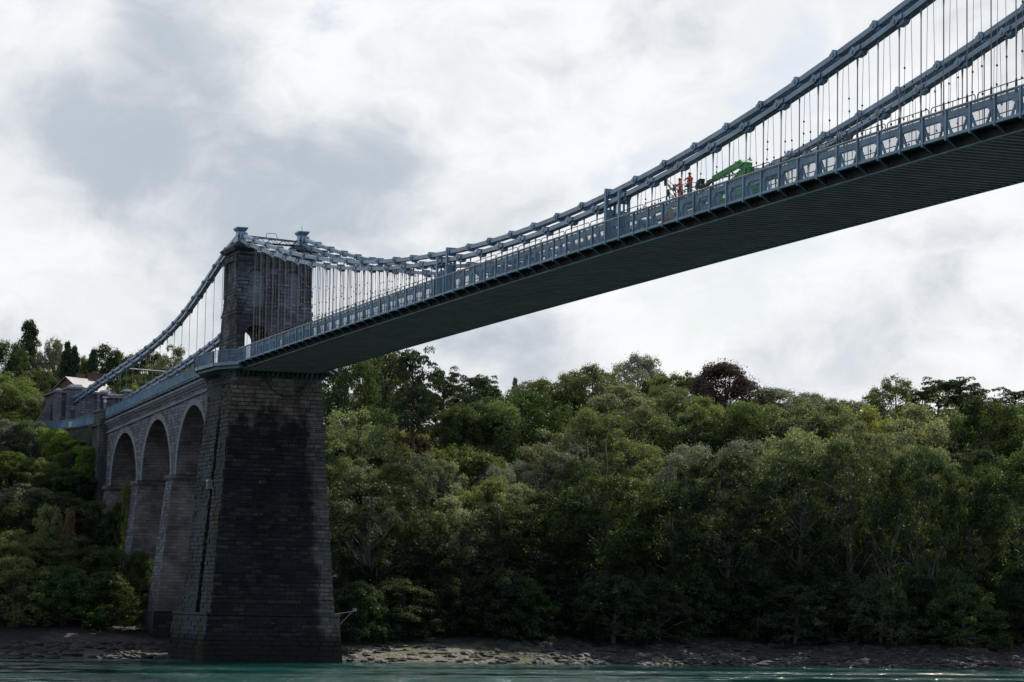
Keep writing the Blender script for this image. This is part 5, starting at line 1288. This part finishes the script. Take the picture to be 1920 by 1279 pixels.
('round', 'dark', -64.0, -7.6, -10.29, 7.03, 'dark tree before the retaining wall, right of the ivy covered trees', '', None, None),
('ivy', 'fresh', -64.0, -6.85, -7.16, 3.24, 'ivy covered trunk nearest the viaduct abutment, bright along its right edge', '', None, 1),
('round', 'mid', -74.0, -15.29, -7.98, 7.18, 'olive tree at the left edge below the fence', '', None, None),
('round', 'grey', -58.0, -15.32, -12.85, 6.86, 'silvery tree in the middle of the left bank', '', None, None),
('round', 'dark', -55.0, -11.73, -13.87, 7.5, 'dark tree below the ivy covered stump', '', None, None),
('round', 'dark', -50.0, -8.37, -15.28, 6.07, 'dark shrubby tree at the foot of the abutment', '', None, None),
('round', 'dark', -50.0, -19.58, -15.6, 6.0, 'dark tree at the left edge, middle of the bank', '', None, None),
('round', 'light', -44.0, -15.09, -15.65, 3.29, 'pale leafy sapling catching the light on the left bank', '', None, None),
('bush', 'rust', -42.0, -12.92, -16.95, 1.97, 'small rusty brown shrub on the left bank', '', None, None),
('skirt', 'dark', -47.0, -5.6, -15.49, 4.02, 'dark bush under the smallest arch', '', None, None),
('ivy', 'mid', -43.0, -5.68, -12.75, 1.46, 'ivy climbing the viaduct pier between the two left arches', '', None, 1),
('round', 'mid', -34.0, -20.12, -19.57, 8.24, 'spreading green tree low on the left bank', '', None, None),
('round', 'dark', -34.0, -14.38, -20.06, 8.29, 'dark tree low on the left bank', '', None, None),
('round', 'dark', -33.0, -9.07, -21.22, 7.04, 'dark tree in front of the middle viaduct pier', '', None, None),
('skirt', 'dark', -31.0, -6.45, -21.7, 4.46, 'dark bush against the foot of the taller viaduct pier', '', None, None),
('skirt', 'mid', -22.0, -22.72, -22.88, 9.12, 'wide green bush overhanging the left beach', '', None, None),
('skirt', 'dark', -22.0, -17.21, -23.68, 8.57, 'wide dark bush overhanging the beach, left middle', '', None, None),
('skirt', 'dark', -24.0, -11.83, -24.18, 7.44, 'dark bush overhanging the beach left of the viaduct', '', None, None),
('skirt', 'dark', -30.0, -24.84, -20.38, 7.47, 'dark bush at the very left edge of the beach', '', None, None),

]
for kind, tone, x, y, zt, wd, label, group, nm, idx in TREES: tree(kind, tone, x, y, zt, wd, label, 'bush' if kind == 'bush' else 'tree', group or None, nm, idx)
for k_, (x, y, zt, wd, lab) in enumerate(BARE):
    gz = ground_z(x, y)-.3; o = link('dead_tree', bare_tree(300+k_, 8.0)); o.location = (x, y, gz); o.scale = (wd/6, wd/6, (zt-gz)/8.0); tag(o, lab, 'tree')
# undergrowth between the trees: ground cover nobody could count
r = np.random.default_rng(5); C = []
n = 90000; X_ = -14-88*r.uniform(0,1,n)**1.15; Y_ = r.uniform(-46,128,n)
keep = []
for x, y in zip(X_, Y_):
    x += max(0, shore(y)-4)*.9
    if (-66 < x < 8 and abs(y) < 7.5) or (x < -60 and -9 < y < 13) or (y < 9 and x > -22): continue
    keep.append((x, y, ground_z(x, y)+r.uniform(0,1)**2*2.2))
C = np.array(keep); N = r.normal(size=C.shape)*.6+np.array([0,0,.7]); N /= np.linalg.norm(N,axis=1)[:,None]
me = leaf_mesh('undergrowth', C, N, r.uniform(.25,.6,len(C)), r); me.materials.append(LM['dark'])
tag(link('undergrowth', me), kind='stuff', label='dark leafy undergrowth covering the wooded bank')
# distant wood on the skyline that reads as one mass
n = 60000; X_ = r.uniform(-330,-190,n); Y_ = r.uniform(-60,300,n); C = []
for x, y in zip(X_, Y_):
    if y < 40: continue
    bump_ = 3.5*abs(math.sin(x*.13+y*.31))+2.5*abs(math.sin(y*.17+x*.05+1)); C.append((x, y, ground_z(x, y)+(4.0+bump_)*r.uniform(0,1)**.4))
C = np.array(C); N = r.normal(size=C.shape)*.5+np.array([0,0,.7]); N /= np.linalg.norm(N,axis=1)[:,None]
me = leaf_mesh('distant_wood', C, N, r.uniform(.5,1.1,len(C)), r); me.materials.append(LM['grey'])
tag(link('distant_wood', me), kind='stuff', label='pale distant wood on the skyline above the bank')

# the same wood carried on past both edges of the picture, as one mass
r = np.random.default_rng(77); cs, rs, ne = [], [], []
for k in range(190):
    left = k < 150
    x = -15-r.uniform(0, 100); y = -36+.165*(-x)-80*r.uniform(0,1)**1.3 if left else r.uniform(122, 180)
    x += 0 if left else shore(y); g_ = ground_z(x, y); h_ = r.uniform(9, 14)
    for j in range(26):
        d = r.normal(size=3); d /= np.linalg.norm(d); cs.append(np.array([x+d[0]*4.6, y+d[1]*4.6, g_+h_*.52+d[2]*h_*.46])); rs.append(r.uniform(1.0,2.0)); ne.append(70)
C, N, S = clump_leaves(cs, rs, ne, r, .9, (.3,.55))
me = leaf_mesh('bank_wood', C, N, S, r); me.materials.append(LM['mid'])
tag(link('bank_wood', me), kind='stuff', label='green wood continuing along the bank beyond the picture edges')

# ------------------------------------------------------------------ camera and render settings
cam = bpy.data.cameras.new('camera'); co = bpy.data.objects.new('camera', cam); col.objects.link(co)
R_ = Vector((.35545,.93454,.01687)); U_ = Vector((.08833,-.05155,.99476)); F_ = Vector((-.93051,.35209,.10087))
U_ = (U_-R_*U_.dot(R_)).normalized(); F_ = U_.cross(R_).normalized()
co.matrix_world = Matrix(((R_.x,U_.x,-F_.x,CAM.x),(R_.y,U_.y,-F_.y,CAM.y),(R_.z,U_.z,-F_.z,CAM.z),(0,0,0,1)))
cam.lens = 89.724; cam.sensor_width = 36; cam.clip_start = .5; cam.clip_end = 6000
sc.camera = co
sc.render.engine = 'CYCLES'
sc.view_settings.view_transform = 'Standard'; sc.view_settings.look = 'None'; sc.view_settings.exposure = 0; sc.view_settings.gamma = 1
sc.render.resolution_x = 1024; sc.render.resolution_y = 682
sc.cycles.max_bounces = 6; sc.cycles.diffuse_bounces = 3; sc.cycles.glossy_bounces = 3; sc.cycles.transmission_bounces = 3; sc.cycles.transparent_max_bounces = 4
